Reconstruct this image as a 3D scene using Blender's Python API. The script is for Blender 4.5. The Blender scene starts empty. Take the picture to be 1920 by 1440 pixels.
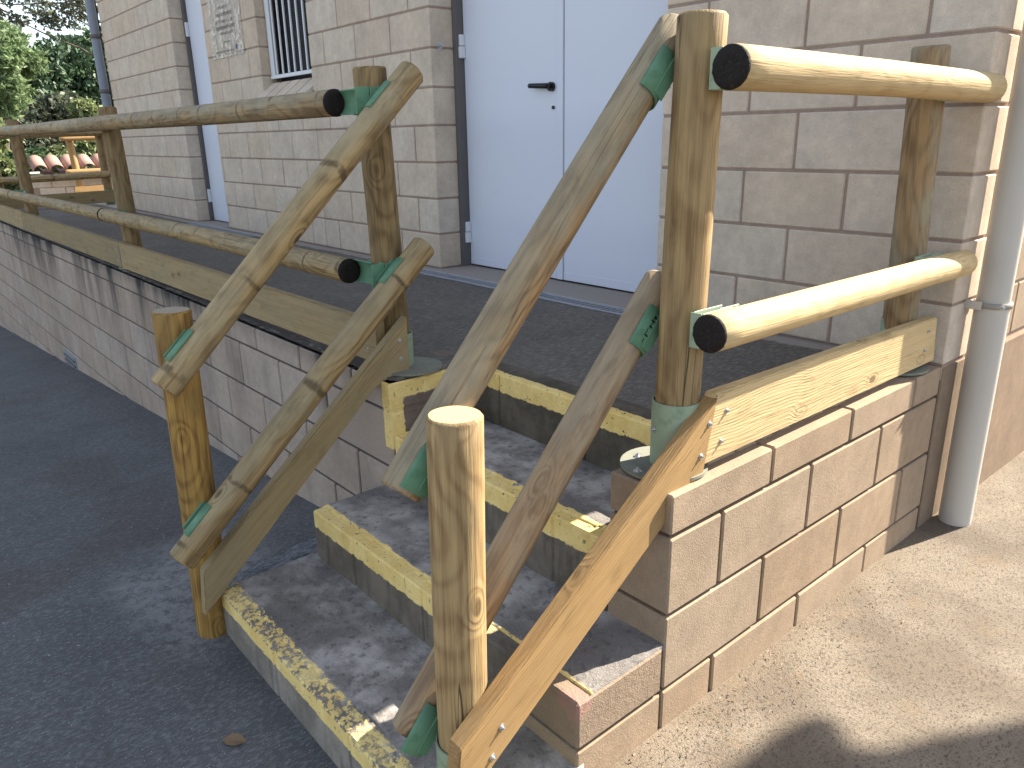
import bpy, bmesh, math, random
from mathutils import Vector, Matrix, noise as mnoise
import numpy as np
R = math.radians
random.seed(7); rng = np.random.default_rng(7)
sc = bpy.context.scene
# ------------------------------------------------------------ camera
cam = bpy.data.cameras.new('camera'); camo = bpy.data.objects.new('camera', cam)
sc.collection.objects.link(camo); sc.camera = camo
camo.location = (0.90727, -2.60190, 1.33644)
camo.rotation_euler = (1.2579618, 0.0180859, 0.8616912)
cam.sensor_width = 36; cam.lens = 1437.86 / 1920 * 36
cam.clip_start = 0.05; cam.clip_end = 600
# ------------------------------------------------------------ world, sun, exposure
SUN_AZ = math.atan(.287); SUN_EL = R(39.5)
w = bpy.data.worlds.new('World'); sc.world = w; w.use_nodes = True
nt = w.node_tree; bg = nt.nodes['Background']
sky = nt.nodes.new('ShaderNodeTexSky'); sky.sky_type = 'NISHITA'; sky.sun_disc = False
sky.sun_elevation = SUN_EL; sky.sun_rotation = SUN_AZ
sky.air_density = 1.0; sky.dust_density = 1.0; sky.ozone_density = 1.0
hs = nt.nodes.new('ShaderNodeHueSaturation'); hs.inputs['Saturation'].default_value = .60
nt.links.new(sky.outputs[0], hs.inputs['Color']); nt.links.new(hs.outputs[0], bg.inputs[0]); bg.inputs[1].default_value = 0.088
sun = bpy.data.lights.new('sun', 'SUN'); suno = bpy.data.objects.new('sun', sun)
sc.collection.objects.link(suno)
sun.energy = 4.7; sun.angle = R(0.5); sun.color = (1.0, .91, .77)
sd = Vector((math.sin(SUN_AZ)*math.cos(SUN_EL), math.cos(SUN_AZ)*math.cos(SUN_EL), math.sin(SUN_EL)))
suno.rotation_euler = sd.to_track_quat('Z', 'Y').to_euler()
vs = sc.view_settings; vs.view_transform = 'Standard'; vs.look = 'None'; vs.gamma = 1
vs.use_curve_mapping = False; vs.exposure = 1.93
# ------------------------------------------------------------ node helper
class NT:
    def __init__(s, name):
        s.m = bpy.data.materials.new(name); s.m.use_nodes = True
        s.t = s.m.node_tree; s.b = s.t.nodes['Principled BSDF']
        s.b.inputs['Roughness'].default_value = .85
        s.b.inputs['Specular IOR Level'].default_value = .3
    def n(s, k, **kw):
        x = s.t.nodes.new('ShaderNode'+k)
        for a, v in kw.items(): setattr(x, a, v)
        return x
    def put(s, sock, v):
        if hasattr(v, 'is_linked') or isinstance(v, bpy.types.NodeSocket): s.t.links.new(v, sock)
        else: sock.default_value = v
    def obj(s): return s.n('TexCoord').outputs['Object']
    def pos(s): return s.n('NewGeometry').outputs['Position']
    def nrm(s): return s.n('NewGeometry').outputs['Normal']
    def rnd(s): return s.n('ObjectInfo').outputs['Random']
    def island(s): return s.n('NewGeometry').outputs['Random Per Island']
    def sep(s, v):
        x = s.n('SeparateXYZ'); s.put(x.inputs[0], v); return x.outputs
    def comb(s, a, b, c):
        x = s.n('CombineXYZ')
        for i, v in enumerate((a, b, c)): s.put(x.inputs[i], v)
        return x.outputs[0]
    def ma(s, op, a, b=0.0, c=0.0, clamp=False):
        x = s.n('Math', operation=op, use_clamp=clamp)
        for i, v in enumerate((a, b, c)): s.put(x.inputs[i], v)
        return x.outputs[0]
    def vm(s, op, a, b=(0, 0, 0)):
        x = s.n('VectorMath', operation=op); s.put(x.inputs[0], a); s.put(x.inputs[1], b)
        return x.outputs['Value'] if op in ('LENGTH', 'DOT_PRODUCT', 'DISTANCE') else x.outputs[0]
    def noise(s, v, scale=1.0, detail=3.0, rough=.55, mul=None, dist=0.0):
        if mul: v = s.vm('MULTIPLY', v, mul)
        x = s.n('TexNoise'); s.put(x.inputs['Vector'], v); x.inputs['Scale'].default_value = scale
        x.inputs['Detail'].default_value = detail; x.inputs['Roughness'].default_value = rough
        x.inputs['Distortion'].default_value = dist
        return x.outputs
    def vor(s, v, scale=1.0, mul=None, feature='F1'):
        if mul: v = s.vm('MULTIPLY', v, mul)
        x = s.n('TexVoronoi', feature=feature); s.put(x.inputs['Vector'], v); x.inputs['Scale'].default_value = scale
        return x.outputs
    def ramp(s, f, a, b, lo=0.0, hi=1.0):
        x = s.n('MapRange', interpolation_type='SMOOTHSTEP')
        for i, v in enumerate((f, a, b, lo, hi)): s.put(x.inputs[i], v)
        return x.outputs[0]
    def mix(s, f, a, b, mode='MIX'):
        x = s.n('Mix', data_type='RGBA', blend_type=mode)
        s.put(x.inputs[0], f)
        for i, v in ((6, a), (7, b)):
            if isinstance(v, (tuple, list)): v = (*v[:3], 1.0)
            s.put(x.inputs[i], v)
        return x.outputs[2]
    def val(s, col, f):   # scale a colour by a factor
        x = s.n('VectorMath', operation='SCALE')
        if isinstance(col, (tuple, list)): x.inputs[0].default_value = col[:3]
        else: s.put(x.inputs[0], col)
        s.put(x.inputs['Scale'], f); return x.outputs[0]
    def bump(s, h, st=.3, d=.01):
        x = s.n('Bump'); x.inputs['Strength'].default_value = st; x.inputs['Distance'].default_value = d
        s.put(x.inputs['Height'], h); s.t.links.new(x.outputs[0], s.b.inputs['Normal'])
    def col(s, c): s.put(s.b.inputs['Base Color'], c if not isinstance(c, tuple) else (*c[:3], 1))
    def rough(s, v): s.put(s.b.inputs['Roughness'], v)

def m_wood(name, light, dark, grey, greyamt=.5, crack=1.0, knots=1.0, nodes=0.0, top=0.0, gc=1.0):
    s = NT(name); o = s.obj(); r = s.rnd()
    off = s.comb(s.ma('MULTIPLY', r, 17.3), s.ma('MULTIPLY', r, 9.1), s.ma('MULTIPLY', r, 31.7))
    q = s.vm('ADD', o, off)
    k = s.vor(q, 1.0, mul=(8.0, 8.0, 4.2))[0]
    kn = s.ramp(k, .30, .02)                                  # around a knot
    wan = s.noise(q, 1.0, 2.0, .5, mul=(3, 3, 2.3))[1]
    wan = s.vm('MULTIPLY', s.vm('SUBTRACT', wan, (.5, .5, .5)), (.07, .07, 0))
    xy = s.vm('ADD', s.vm('MULTIPLY', o, (1, 1, 0)), wan)
    rad = s.ma('ADD', s.vm('LENGTH', xy), s.ma('MULTIPLY', kn, .018))
    ring = s.ma('MULTIPLY_ADD', s.ma('SINE', s.ma('MULTIPLY', rad, 950.0)), .5, .5)
    ring = s.ma('POWER', ring, 2.2)
    fine = s.noise(q, 1.0, 3.0, .6, mul=(260, 260, 7))[0]
    med = s.noise(q, 1.0, 4.0, .65, mul=(75, 75, 2.6))[0]
    big = s.noise(q, 1.0, 3.0, .6, mul=(9, 9, 3.2), dist=.6)[0]
    f = s.ma('ADD', s.ma('MULTIPLY', ring, .50), s.ma('MULTIPLY', s.ramp(med, .38, .64), .55))
    f = s.ma('ADD', f, s.ma('MULTIPLY', s.ma('SUBTRACT', fine, .5), 1.2), clamp=True)
    c = s.mix(s.ma('MULTIPLY', f, gc), light, dark)
    gf = s.ma('MULTIPLY', s.ramp(big, .42, .66), greyamt)
    if top:
        nz = s.sep(s.nrm())[2]
        gf = s.ma('ADD', gf, s.ma('MULTIPLY', s.ramp(s.ma('ADD', nz, s.ma('MULTIPLY', s.ma('SUBTRACT', big, .5), 1.6)), -.35, .55), top), clamp=True)
    c = s.mix(gf, c, s.mix(s.ramp(s.noise(q, 1.0, 4.0, .6, mul=(24, 24, 8))[0], .4, .65), grey, tuple(v*.72 for v in grey)))
    blot = s.noise(q, 1.0, 4.0, .65, mul=(26, 26, 7))[0]
    c = s.mix(s.ma('MULTIPLY', s.ramp(blot, .54, .72), .36), c, tuple(x*.4 for x in dark))
    c = s.mix(s.ma('MULTIPLY', s.ramp(k, .115, .07), .75*knots), c, (.075, .045, .02))
    c = s.mix(s.ma('MULTIPLY', s.ramp(s.ma('ABSOLUTE', s.ma('SUBTRACT', k, .15)), .03, .0), .35*knots), c, (.11, .07, .03))
    if nodes:
        zq = s.sep(q)[2]; wb = s.noise(q, 1.0, 3.0, .6, mul=(14, 14, 5))[0]
        fr = s.ma('FRACT', s.ma('ADD', s.ma('MULTIPLY', zq, 3.1), s.ma('MULTIPLY', s.noise(s.comb(0.0, 0.0, zq), 1.7, 1)[0], 2.2)))
        nb = s.ma('ABSOLUTE', s.ma('SUBTRACT', s.ma('ADD', fr, s.ma('MULTIPLY', s.ma('SUBTRACT', wb, .5), .16)), .5))
        nm = s.ma('MULTIPLY', s.ramp(nb, .045, .012), s.ramp(s.noise(q, 1.0, 3.0, .6, mul=(18, 18, 12))[0], .38, .58))
        c = s.mix(s.ma('MULTIPLY', nm, nodes), c, (.075, .05, .025))
    ang = s.noise(q, 1.0, 2.0, .5, mul=(32, 32, .9))[0]
    msk = s.ramp(s.noise(q, 1.0, 1.0, .5, mul=(6, 6, 1.6))[0], .56, .62)
    cr = s.ma('MULTIPLY', s.ramp(s.ma('ABSOLUTE', s.ma('SUBTRACT', ang, .5)), .007, .002), s.ma('MULTIPLY', msk, crack))
    c = s.mix(s.ma('MULTIPLY', cr, .9), c, (.02, .013, .008))
    var = s.ma('MULTIPLY_ADD', r, .24, .88)
    c = s.val(c, var)
    s.col(c); s.rough(.72)
    h = s.ma('SUBTRACT', s.ma('ADD', s.ma('MULTIPLY', fine, .5), s.ma('MULTIPLY', f, .6)), s.ma('MULTIPLY', cr, 3.0))
    s.bump(h, .7, .0018)
    return s.m

def m_endgrain(name, light, dark):
    s = NT(name); o = s.obj()
    xy = s.vm('MULTIPLY', o, (1, 1, 0)); d = s.noise(o, 25, 2)[0]
    rad = s.ma('ADD', s.vm('LENGTH', s.vm('ADD', xy, (.012, -.006, 0))), s.ma('MULTIPLY', d, .006))
    ring = s.ma('MULTIPLY_ADD', s.ma('SINE', s.ma('MULTIPLY', rad, 1500.0)), .5, .5)
    n = s.noise(o, 300, 3)[0]
    c = s.mix(s.ma('ADD', s.ma('MULTIPLY', ring, .35), s.ma('MULTIPLY', s.ramp(n, .4, .7), .4), clamp=True), light, dark)
    s.col(c); s.bump(n, .4, .001); return s.m

def m_black(name):
    s = NT(name); o = s.obj(); n = s.noise(o, 160, 4, .7)[0]; v = s.noise(o, 30, 3)[0]
    c = s.mix(s.ramp(n, .55, .78), (.012, .009, .008), (.075, .05, .035)); s.col(c); s.rough(.75)
    s.bump(s.ma('ADD', n, v), .9, .003); return s.m

def m_block(name, base, var=.25, stain=0.0, stain_top=.6):
    s = NT(name); o = s.obj(); P = s.pos(); r = s.rnd()
    off = s.comb(s.ma('MULTIPLY', r, 11.), s.ma('MULTIPLY', r, 23.), s.ma('MULTIPLY', r, 5.)); q = s.vm('ADD', o, off)
    sp = s.noise(q, 330, 3, .7)[0]; sp2 = s.noise(q, 190, 3, .6)[0]; b = s.noise(P, 5.5, 4, .6)[0]
    c = s.mix(r, base, tuple(x*y for x, y in zip(base, (.88, .93, .99))))
    c = s.val(c, s.ma('MULTIPLY_ADD', r, var, 1-var/2))
    c = s.val(c, s.ma('MULTIPLY_ADD', b, .6, .71))
    c = s.val(c, s.ma('MULTIPLY_ADD', s.noise(q, 26, 4, .65)[0], .5, .75))
    c = s.mix(s.ma('MULTIPLY', s.ramp(sp, .53, .66), .5), c, tuple(x*.45 for x in base))
    c = s.mix(s.ma('MULTIPLY', s.ramp(sp2, .58, .74), .35), c, tuple(min(1, x*1.35) for x in base))
    pin = s.vor(q, 75)[0]
    pit = s.ma('MULTIPLY', s.ramp(pin, .13, .05), s.ramp(s.noise(q, 40, 1)[0], .5, .6))
    c = s.mix(s.ma('MULTIPLY', pit, .6), c, tuple(x*.25 for x in base))
    if stain:
        z = s.sep(P)[2]
        st = s.noise(P, 1, 4, .65, mul=(4.0, 2, .7))[0]; st2 = s.noise(P, 1, 3, .6, mul=(1.3, 1, .5))[0]
        top = s.ramp(z, stain_top-.45, stain_top+.02)
        f = s.ma('MULTIPLY', s.ramp(s.ma('ADD', st, s.ma('MULTIPLY', s.ma('SUBTRACT', st2, .5), .7)), .42, .74), s.ma('MULTIPLY_ADD', top, .85, .25))
        f = s.ma('ADD', f, s.ma('MULTIPLY', s.ramp(z, stain_top-.07, stain_top), .35))
        c = s.mix(s.ma('MULTIPLY', f, stain, clamp=True), c, (.035, .033, .032))
    s.col(c); s.rough(.95)
    h = s.ma('ADD', s.ma('MULTIPLY', sp, .8), s.ma('SUBTRACT', sp2, s.ma('MULTIPLY', pit, 1.5)))
    s.bump(h, .5, .0022); return s.m

YEL = (.92, .71, .29)
def yellow_mix(s, c, mask, P, wear=.0, flake=.5):
    n = s.noise(P, 55, 4, .7)[0]; n2 = s.noise(P, 9, 3, .6)[0]
    wk = s.ma('MULTIPLY', wear, .26)
    wf = s.ma('MULTIPLY', s.ramp(n, s.ma('SUBTRACT', .62, wk), s.ma('SUBTRACT', .67, wk)), s.ma('MULTIPLY_ADD', s.ramp(n2, .36, .5), .7, .3))
    m = s.ma('MULTIPLY', mask, s.ma('SUBTRACT', 1.0, wf), clamp=True)
    yc = s.val(s.mix(s.ramp(n2, .35, .7), YEL, (.80, .57, .19)), s.ma('MULTIPLY_ADD', n, .45, .80))
    drip = s.ma('MULTIPLY', s.ramp(s.noise(P, 1, 3, mul=(60, 60, 6))[0], .66, .78), .5)
    yc = s.mix(drip, yc, (.22, .17, .07))
    return s.mix(m, c, yc), m

def m_step(name, nose, top, band_top=.05, band_front=.055, wear=0.0, base=(.16, .135, .11), red=None, dark=.6, topfill=False, drip=.45):
    s = NT(name); P = s.pos(); x, y, z = s.sep(P)
    sp = s.noise(P, 280, 3, .7)[0]; b = s.noise(P, 7, 5, .65)[0]; b2 = s.noise(P, 2.3, 4, .6)[0]
    if topfill:
        c = s.mix(s.ramp(b, .38, .62), (.21, .19, .175), (.47, .44, .405))
        c = s.mix(s.ma('MULTIPLY', s.ramp(b2, .45, .6), .85), c, (.15, .135, .125))
        c = s.mix(s.ma('MULTIPLY', s.ramp(sp, .55, .72), .6), c, (.46, .43, .40))
        c = s.mix(s.ma('MULTIPLY', s.ramp(s.noise(P, 45, 3)[0], .55, .7), .5), c, (.06, .055, .055))
    else:
        c = s.mix(s.ramp(b, .35, .65), tuple(v*dark for v in base), base)
        c = s.mix(s.ma('MULTIPLY', s.ramp(sp, .55, .72), .5), c, tuple(v*1.7 for v in base))
        c = s.mix(s.ma('MULTIPLY', s.ramp(s.noise(P, 1, 3, mul=(40, 40, 5))[0], .5, .7), drip), c, (.06, .06, .045))
    e = s.ma('MULTIPLY', s.ma('SUBTRACT', s.noise(P, 30, 4, .7)[0], .5), .028)
    mt = s.ramp(s.ma('ADD', s.ma('SUBTRACT', nose+band_top, y), e), -.002, .002)
    mf = s.ramp(s.ma('ADD', s.ma('SUBTRACT', z, top-band_front), e), -.002, .002)
    near = s.ramp(s.ma('SUBTRACT', nose+.012, y), -.003, .003)
    m = s.ma('MULTIPLY', mt, s.ma('MAXIMUM', s.ma('MULTIPLY', mf, near), s.ma('MULTIPLY', mt, s.ramp(z, top-.012, top-.006))))
    if red:
        dx = s.vm('DISTANCE', P, red)
        rm = s.ramp(s.ma('ADD', dx, s.ma('MULTIPLY', e, 2.5)), .070, .055)
        m = s.ma('MULTIPLY', m, s.ramp(x, red[0]-.30, red[0]-.33))
    wsel = s.ma('MULTIPLY_ADD', s.ramp(z, top-.010, top-.004), wear*1.05, wear*.25)
    c, mm = yellow_mix(s, c, m, P, wsel)
    if red: c = s.mix(s.ma('MULTIPLY', rm, .55), c, (.38, .20, .17))
    s.col(c); s.rough(.9)
    s.bump(s.ma('ADD', s.ma('ADD', sp, b), s.ma('MULTIPLY', s.noise(P, 60, 3)[0], 1.2)), .7, .005); return s.m

def m_asphalt(name, lo, hi, stripe=(110, 7, 20), pale=None, strength=.6):
    s = NT(name); P = s.pos(); x, y, z = s.sep(P)
    st = s.noise(P, 1, 4, .7, mul=stripe)[0]; sp = s.noise(P, 240, 3, .7)[0]
    b = s.noise(P, 1.6, 5, .6)[0]; b2 = s.noise(P, 8, 4, .6)[0]
    f = s.ma('ADD', s.ma('MULTIPLY', s.ramp(st, .42, .72), .6), s.ma('MULTIPLY', s.ramp(sp, .5, .75), .5), clamp=True)
    c = s.mix(f, lo, hi)
    c = s.val(c, s.ma('MULTIPLY_ADD', b, .7, .65)); c = s.val(c, s.ma('MULTIPLY_ADD', b2, .4, .8))
    g = s.vor(P, 62)[0]
    c = s.mix(s.ma('MULTIPLY', s.ramp(g, .11, .05), .65), c, tuple(min(1, v*2.6) for v in hi))
    if pale is not None:
        for (f1, colr) in pale(s, P): c = s.mix(f1, c, colr)
    s.col(c); s.rough(.9)
    s.bump(s.ma('ADD', s.ma('MULTIPLY', st, 1.4), sp), strength, .004); return s.m

def m_pavement(name):
    s = NT(name); P = s.pos()
    wv = s.noise(P, 1.0, 3, .55)[1]
    d = s.vm('ADD', P, s.vm('MULTIPLY', s.vm('SUBTRACT', wv, (.5, .5, .5)), (.35, .35, 0)))
    r1 = s.vm('DISTANCE', s.vm('MULTIPLY', d, (1, 1, 0)), (.15, -.15, 0))
    r2 = s.vm('DISTANCE', s.vm('MULTIPLY', d, (1, 1, 0)), (.75, .15, 0))
    w1 = s.noise(s.comb(s.ma('MULTIPLY', r1, 230.), 0.0, 0.0), 1, 3, .6)[0]
    w2 = s.noise(s.comb(s.ma('MULTIPLY', r2, 260.), 3.0, 0.0), 1, 3, .6)[0]
    sel = s.ramp(s.noise(P, 1.9, 2)[0], .44, .56)
    x = s.n('Mix', data_type='FLOAT'); s.put(x.inputs[0], sel); s.put(x.inputs[2], w1); s.put(x.inputs[3], w2); wave = x.outputs[0]
    sp = s.noise(P, 260, 3, .7)[0]; md = s.noise(P, 1, 4, .7, mul=(150, 75, 100))[0]; b = s.noise(P, 2.4, 5, .6)[0]
    c = s.mix(s.ramp(b, .38, .62), (.155, .126, .096), (.235, .198, .155))
    c = s.mix(s.ma('MULTIPLY', s.ramp(wave, .52, .75), .30), c, (.12, .09, .065))
    c = s.mix(s.ma('MULTIPLY', s.ramp(sp, .50, .62), .65), c, (.105, .085, .065))
    c = s.mix(s.ma('MULTIPLY', s.ramp(md, .53, .62), .75), c, (.075, .060, .048))
    pit = s.ramp(s.vor(P, 55)[0], .14, .05)
    c = s.mix(s.ma('MULTIPLY', pit, .7), c, (.10, .08, .065))
    y = s.sep(P)[1]; xx = s.sep(P)[0]
    cr = s.ramp(s.ma('ABSOLUTE', s.ma('ADD', s.ma('SUBTRACT', s.ma('MULTIPLY', s.noise(P, 5, 4, .7)[0], .22), s.ma('MULTIPLY_ADD', xx, .75, .11)), s.ma('MULTIPLY_ADD', y, .0, .0))), .003, .001)
    dirt = s.ramp(s.noise(P, 6, 4, .65)[0], .56, .70)
    c = s.mix(s.ma('MULTIPLY', dirt, .35), c, (.22, .15, .09))
    wall_foot = s.ramp(xx, .10, .0)  # browner towards the foot of the low wall
    c = s.mix(s.ma('MULTIPLY', wall_foot, .35), c, (.20, .15, .10))
    s.col(c); s.rough(.92)
    s.bump(s.ma('ADD', s.ma('MULTIPLY', wave, .55), s.ma('SUBTRACT', s.ma('ADD', sp, md), pit)), .9, .004); return s.m

def m_paint(name, col, rough=.45, dirt=.2, dcol=(.2, .2, .18), scale=6, metal=0.0):
    s = NT(name); P = s.obj(); b = s.noise(P, scale, 4, .65)[0]; f = s.noise(P, scale*12, 3, .6)[0]
    c = s.mix(s.ma('MULTIPLY', s.ramp(b, .5, .75), dirt), col, dcol)
    c = s.mix(s.ma('MULTIPLY', s.ramp(f, .6, .78), dirt*.8), c, dcol)
    s.col(c); s.put(s.b.inputs['Roughness'], s.ma('MULTIPLY_ADD', b, .25, rough-.1)); s.b.inputs['Metallic'].default_value = metal
    s.bump(f, .12, .001); return s.m

def m_leaf(name, a, b, tr=.25):
    s = NT(name); r = s.island(); P = s.pos()
    n = s.noise(P, 1.1, 3)[0]
    c = s.mix(r, a, b); c = s.val(c, s.ma('MULTIPLY_ADD', n, 1.1, .45))
    s.col(c); s.rough(.5)
    t = s.n('BsdfTranslucent'); s.put(t.inputs[0], s.val(c, 1.2))
    mx = s.n('MixShader'); mx.inputs[0].default_value = tr
    out = s.t.nodes['Material Output']
    s.t.links.new(s.b.outputs[0], mx.inputs[1]); s.t.links.new(t.outputs[0], mx.inputs[2]); s.t.links.new(mx.outputs[0], out.inputs[0])
    return s.m

W_TAN = m_wood('wood_tan', (.38, .265, .125), (.18, .105, .045), (.24, .18, .095), .5, .9, 1.0, 0.0, 0.0, .9)
W_YEL = m_wood('wood_yellow', (.46, .275, .07), (.20, .10, .025), (.20, .13, .05), .6)
W_GRY = m_wood('wood_weathered', (.42, .29, .14), (.17, .10, .045), (.34, .29, .19), .45, .35, 1, .8, .6)
W_DIA = m_wood('wood_grey_green', (.34, .215, .10), (.15, .085, .035), (.29, .26, .18), .35, .5, 1, 0, .62)
W_DI2 = m_wood('wood_brown_rail', (.38, .24, .12), (.17, .09, .04), (.30, .265, .19), .35, .5, 1, 0, .32)
W_PST = m_wood('wood_post_brown', (.32, .22, .10), (.14, .085, .035), (.22, .17, .09), .5, .6)
W_SUNLIT = m_wood('wood_sunlit', (.56, .42, .22), (.40, .27, .12), (.44, .33, .18), .3, .25, 1.0, 0.0, 0.0, .6)  # tan wood lightened in colour so the sunlit rails and kick board look brighter
W_OLV = m_wood('wood_olive', (.44, .31, .145), (.18, .11, .045), (.36, .30, .18), .35, .6, 1, .75, .5)
W_BRD = m_wood('board_tan', (.36, .225, .095), (.23, .13, .05), (.30, .20, .09), .35, .35, .7, 0.0, 0.0, .55)
W_BRL = m_wood('board_olive', (.34, .255, .13), (.21, .145, .065), (.26, .22, .13), .5, .3, .9, 0.0, 0.0, .7)
ENDG = m_endgrain('cut_wood', (.56, .38, .20), (.42, .26, .12))
ENDG2 = m_endgrain('cut_wood_weathered', (.36, .31, .23), (.26, .20, .14))
BLACK = m_black('bitumen_end')
BLK = m_block('block_rose', (.62, .505, .39), .16)
BLK_L = m_block('block_tan', (.33, .238, .158), .18)
BLK_S = m_block('block_stained', (.40, .315, .25), .22, .85)
BLK_D = m_block('block_brown', (.25, .19, .155), .2)
MORT = m_block('mortar_brown', (.34, .245, .19), .1)
MORT_D = m_block('mortar_dark', (.10, .085, .075), .1)
MORT_B = m_block('mortar_shadowed', (.13, .085, .055), .1)
PLINTH = m_block('plinth_render', (.24, .17, .115), .1)
GREEN = m_paint('green_metal', (.115, .245, .15), .5, .45, (.04, .10, .055), 22)
GREEN_P = m_paint('pale_green_metal', (.30, .37, .26), .55, .6, (.12, .22, .13), 22)
STEEL = m_paint('zinc', (.55, .55, .55), .35, .2, (.3, .3, .28), 30, .8)
PLATEM = m_paint('base_plate_metal', (.21, .215, .175), .7, .5, (.10, .10, .08), 25)
DOORW = m_paint('door_white', (.63, .665, .755), .5, .06, (.5, .54, .62), 2)
FRAMEW = m_paint('frame_white', (.68, .71, .74), .5, .1, (.4, .4, .4), 10)
DKMETAL = m_paint('dark_frame', (.13, .12, .12), .6, .2, (.08, .08, .08), 10)
HANDLE = m_paint('black_plastic', (.012, .012, .013), .35, 0)
PVC = m_paint('grey_pvc', (.50, .475, .43), .45, .12, (.25, .22, .18), 7)
CLAMP = m_paint('clamp_grey', (.30, .28, .25), .5, .3, (.15, .14, .12), 20)
PVC_B = m_paint('grey_pipe', (.22, .25, .30), .5, .2, (.12, .13, .15), 7)
TILE = m_paint('clay_tile', (.36, .22, .175), .8, .4, (.28, .18, .14), 9)
GLASS = m_paint('dark_glass', (.012, .013, .018), .55, .1, (.05, .05, .05), 10)
GRATE = m_paint('grate_grey', (.34, .35, .38), .6, .35, (.10, .10, .10), 14)
DARK = m_paint('dark_void', (.012, .012, .013), .9, 0)
BARK = m_wood('bark', (.16, .12, .09), (.06, .045, .035), (.10, .09, .08), .5)
DRY = m_leaf('dry_leaf', (.16, .09, .045), (.34, .26, .16), .1)
WIRE = m_paint('green_fence', (.03, .25, .12), .5, .1, (.02, .1, .05), 10)

def land_pale(s, P):
    x, y, z = s.sep(P)
    e = s.ma('MULTIPLY', s.ma('SUBTRACT', s.noise(P, 14, 4, .7)[0], .5), .10)
    out = [(s.ma('MULTIPLY', s.ramp(s.ma('ADD', y, e), -.12, -.09), .85), (.36, .31, .27)),
           (s.ma('MULTIPLY', s.ramp(s.ma('ADD', x, s.ma('MULTIPLY', e, .6)), -.10, -.07), s.ramp(y, -.2, -.3)), (.36, .29, .22))]
    return out
ASPH_L = m_asphalt('landing_concrete', (.108, .095, .080), (.285, .260, .228), (120, 26, 30), land_pale)
def ground_pale(s, P):
    d = s.vm('DISTANCE', s.vm('MULTIPLY', P, (1.0, 1.6, 0)), (-1.5, -3.12, 0))
    n = s.ma('MULTIPLY', s.ma('SUBTRACT', s.noise(P, 5, 4, .65)[0], .5), .5)
    k = s.ma('MULTIPLY', s.ramp(s.ma('ADD', d, n), .50, .22), s.ramp(s.noise(P, 30, 4, .7)[0], .35, .6))
    y = s.sep(P)[1]; x = s.sep(P)[0]
    line = s.ma('ABSOLUTE', s.ma('SUBTRACT', s.ma('ADD', x, s.ma('MULTIPLY', n, .35)), -1.52))
    l2 = s.ma('MULTIPLY', s.ramp(line, .12, .02), s.ma('MULTIPLY', s.ramp(y, -2.0, -2.2), s.ramp(s.noise(P, 25, 4, .7)[0], .4, .6)))
    b = s.ramp(s.noise(P, 1.3, 3)[0], .56, .66)
    return [(s.ma('MULTIPLY', k, .7), (.27, .265, .26)), (s.ma('MULTIPLY', b, .28), (.075, .05, .045))]
ASPH_G = m_asphalt('ground_asphalt', (.086, .087, .090), (.235, .232, .23), (120, 48, 60), ground_pale, .45)
PAVE = m_pavement('pavement_concrete')
EARTH = m_asphalt('earth', (.10, .085, .05), (.22, .20, .11), (6, 6, 6))

# ------------------------------------------------------------ object helpers
def link(o, parent=None):
    sc.collection.objects.link(o)
    if parent: o.parent = parent
    return o
def tag(o, label=None, cat=None, group=None, kind=None):
    if label: o['label'] = label
    if cat: o['category'] = cat
    if group: o['group'] = group
    if kind: o['kind'] = kind
    return o
def empty(name, loc=(0, 0, 0), label=None, cat=None, group=None, kind=None, parent=None):
    o = bpy.data.objects.new(name, None); o.location = loc; o.empty_display_size = .1
    link(o, parent); return tag(o, label, cat, group, kind)
def place(o, parent, M):
    """world matrix M for a child of an un-rotated parent chain"""
    link(o, parent)
    if parent:
        PM = parent_world(parent); o.matrix_parent_inverse = Matrix.Identity(4); o.matrix_basis = PM.inverted() @ M
    else: o.matrix_basis = M
    return o
def parent_world(p):
    M = p.matrix_basis.copy()
    while p.parent: p = p.parent; M = p.matrix_basis @ M
    return M
def mesh_from(bm, name, mats, smooth=False):
    me = bpy.data.meshes.new(name); bm.to_mesh(me); bm.free()
    for m in (mats if isinstance(mats, (list, tuple)) else [mats]): me.materials.append(m)
    if smooth:
        for p in me.polygons: p.use_smooth = True
    return me
def cbox_bm(dx, dy, dz, c=.003):
    bm = bmesh.new(); bmesh.ops.create_cube(bm, size=1)
    for v in bm.verts: v.co = Vector((v.co.x*dx, v.co.y*dy, v.co.z*dz))
    if c: bmesh.ops.bevel(bm, geom=bm.edges[:], offset=c, segments=1, affect='EDGES')
    return bm
_cache = {}
def box_mesh(dx, dy, dz, mat, c=.003):
    k = (round(dx, 3), round(dy, 3), round(dz, 3), mat.name, c)
    if k not in _cache: _cache[k] = mesh_from(cbox_bm(dx, dy, dz, c), 'block', mat)
    return _cache[k]
def box(name, parent, a, b, mat, c=.003, jit=0.0, rot=0.0):
    a, b = Vector(a), Vector(b); d = b-a
    o = bpy.data.objects.new(name, box_mesh(d.x, d.y, d.z, mat, c))
    M = Matrix.Translation((a+b)/2+Vector([random.uniform(-jit, jit) for _ in range(3)]))
    if rot: M = M @ Matrix.Rotation(random.uniform(-rot, rot), 4, 'Z') @ Matrix.Rotation(random.uniform(-rot, rot)*.5, 4, 'Y')
    return place(o, parent, M)
def frame_mat(A, B, roll=0.0, up=None):
    A, B = Vector(A), Vector(B); z = (B-A).normalized()
    if up is None: up = Vector((0, 0, 1)) if abs(z.z) < .95 else Vector((1, 0, 0))
    x = Vector(up).cross(z).normalized(); y = z.cross(x)
    M = Matrix((x, y, z)).transposed().to_4x4() @ Matrix.Rotation(roll, 4, 'Z')
    M.translation = A; return M
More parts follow.
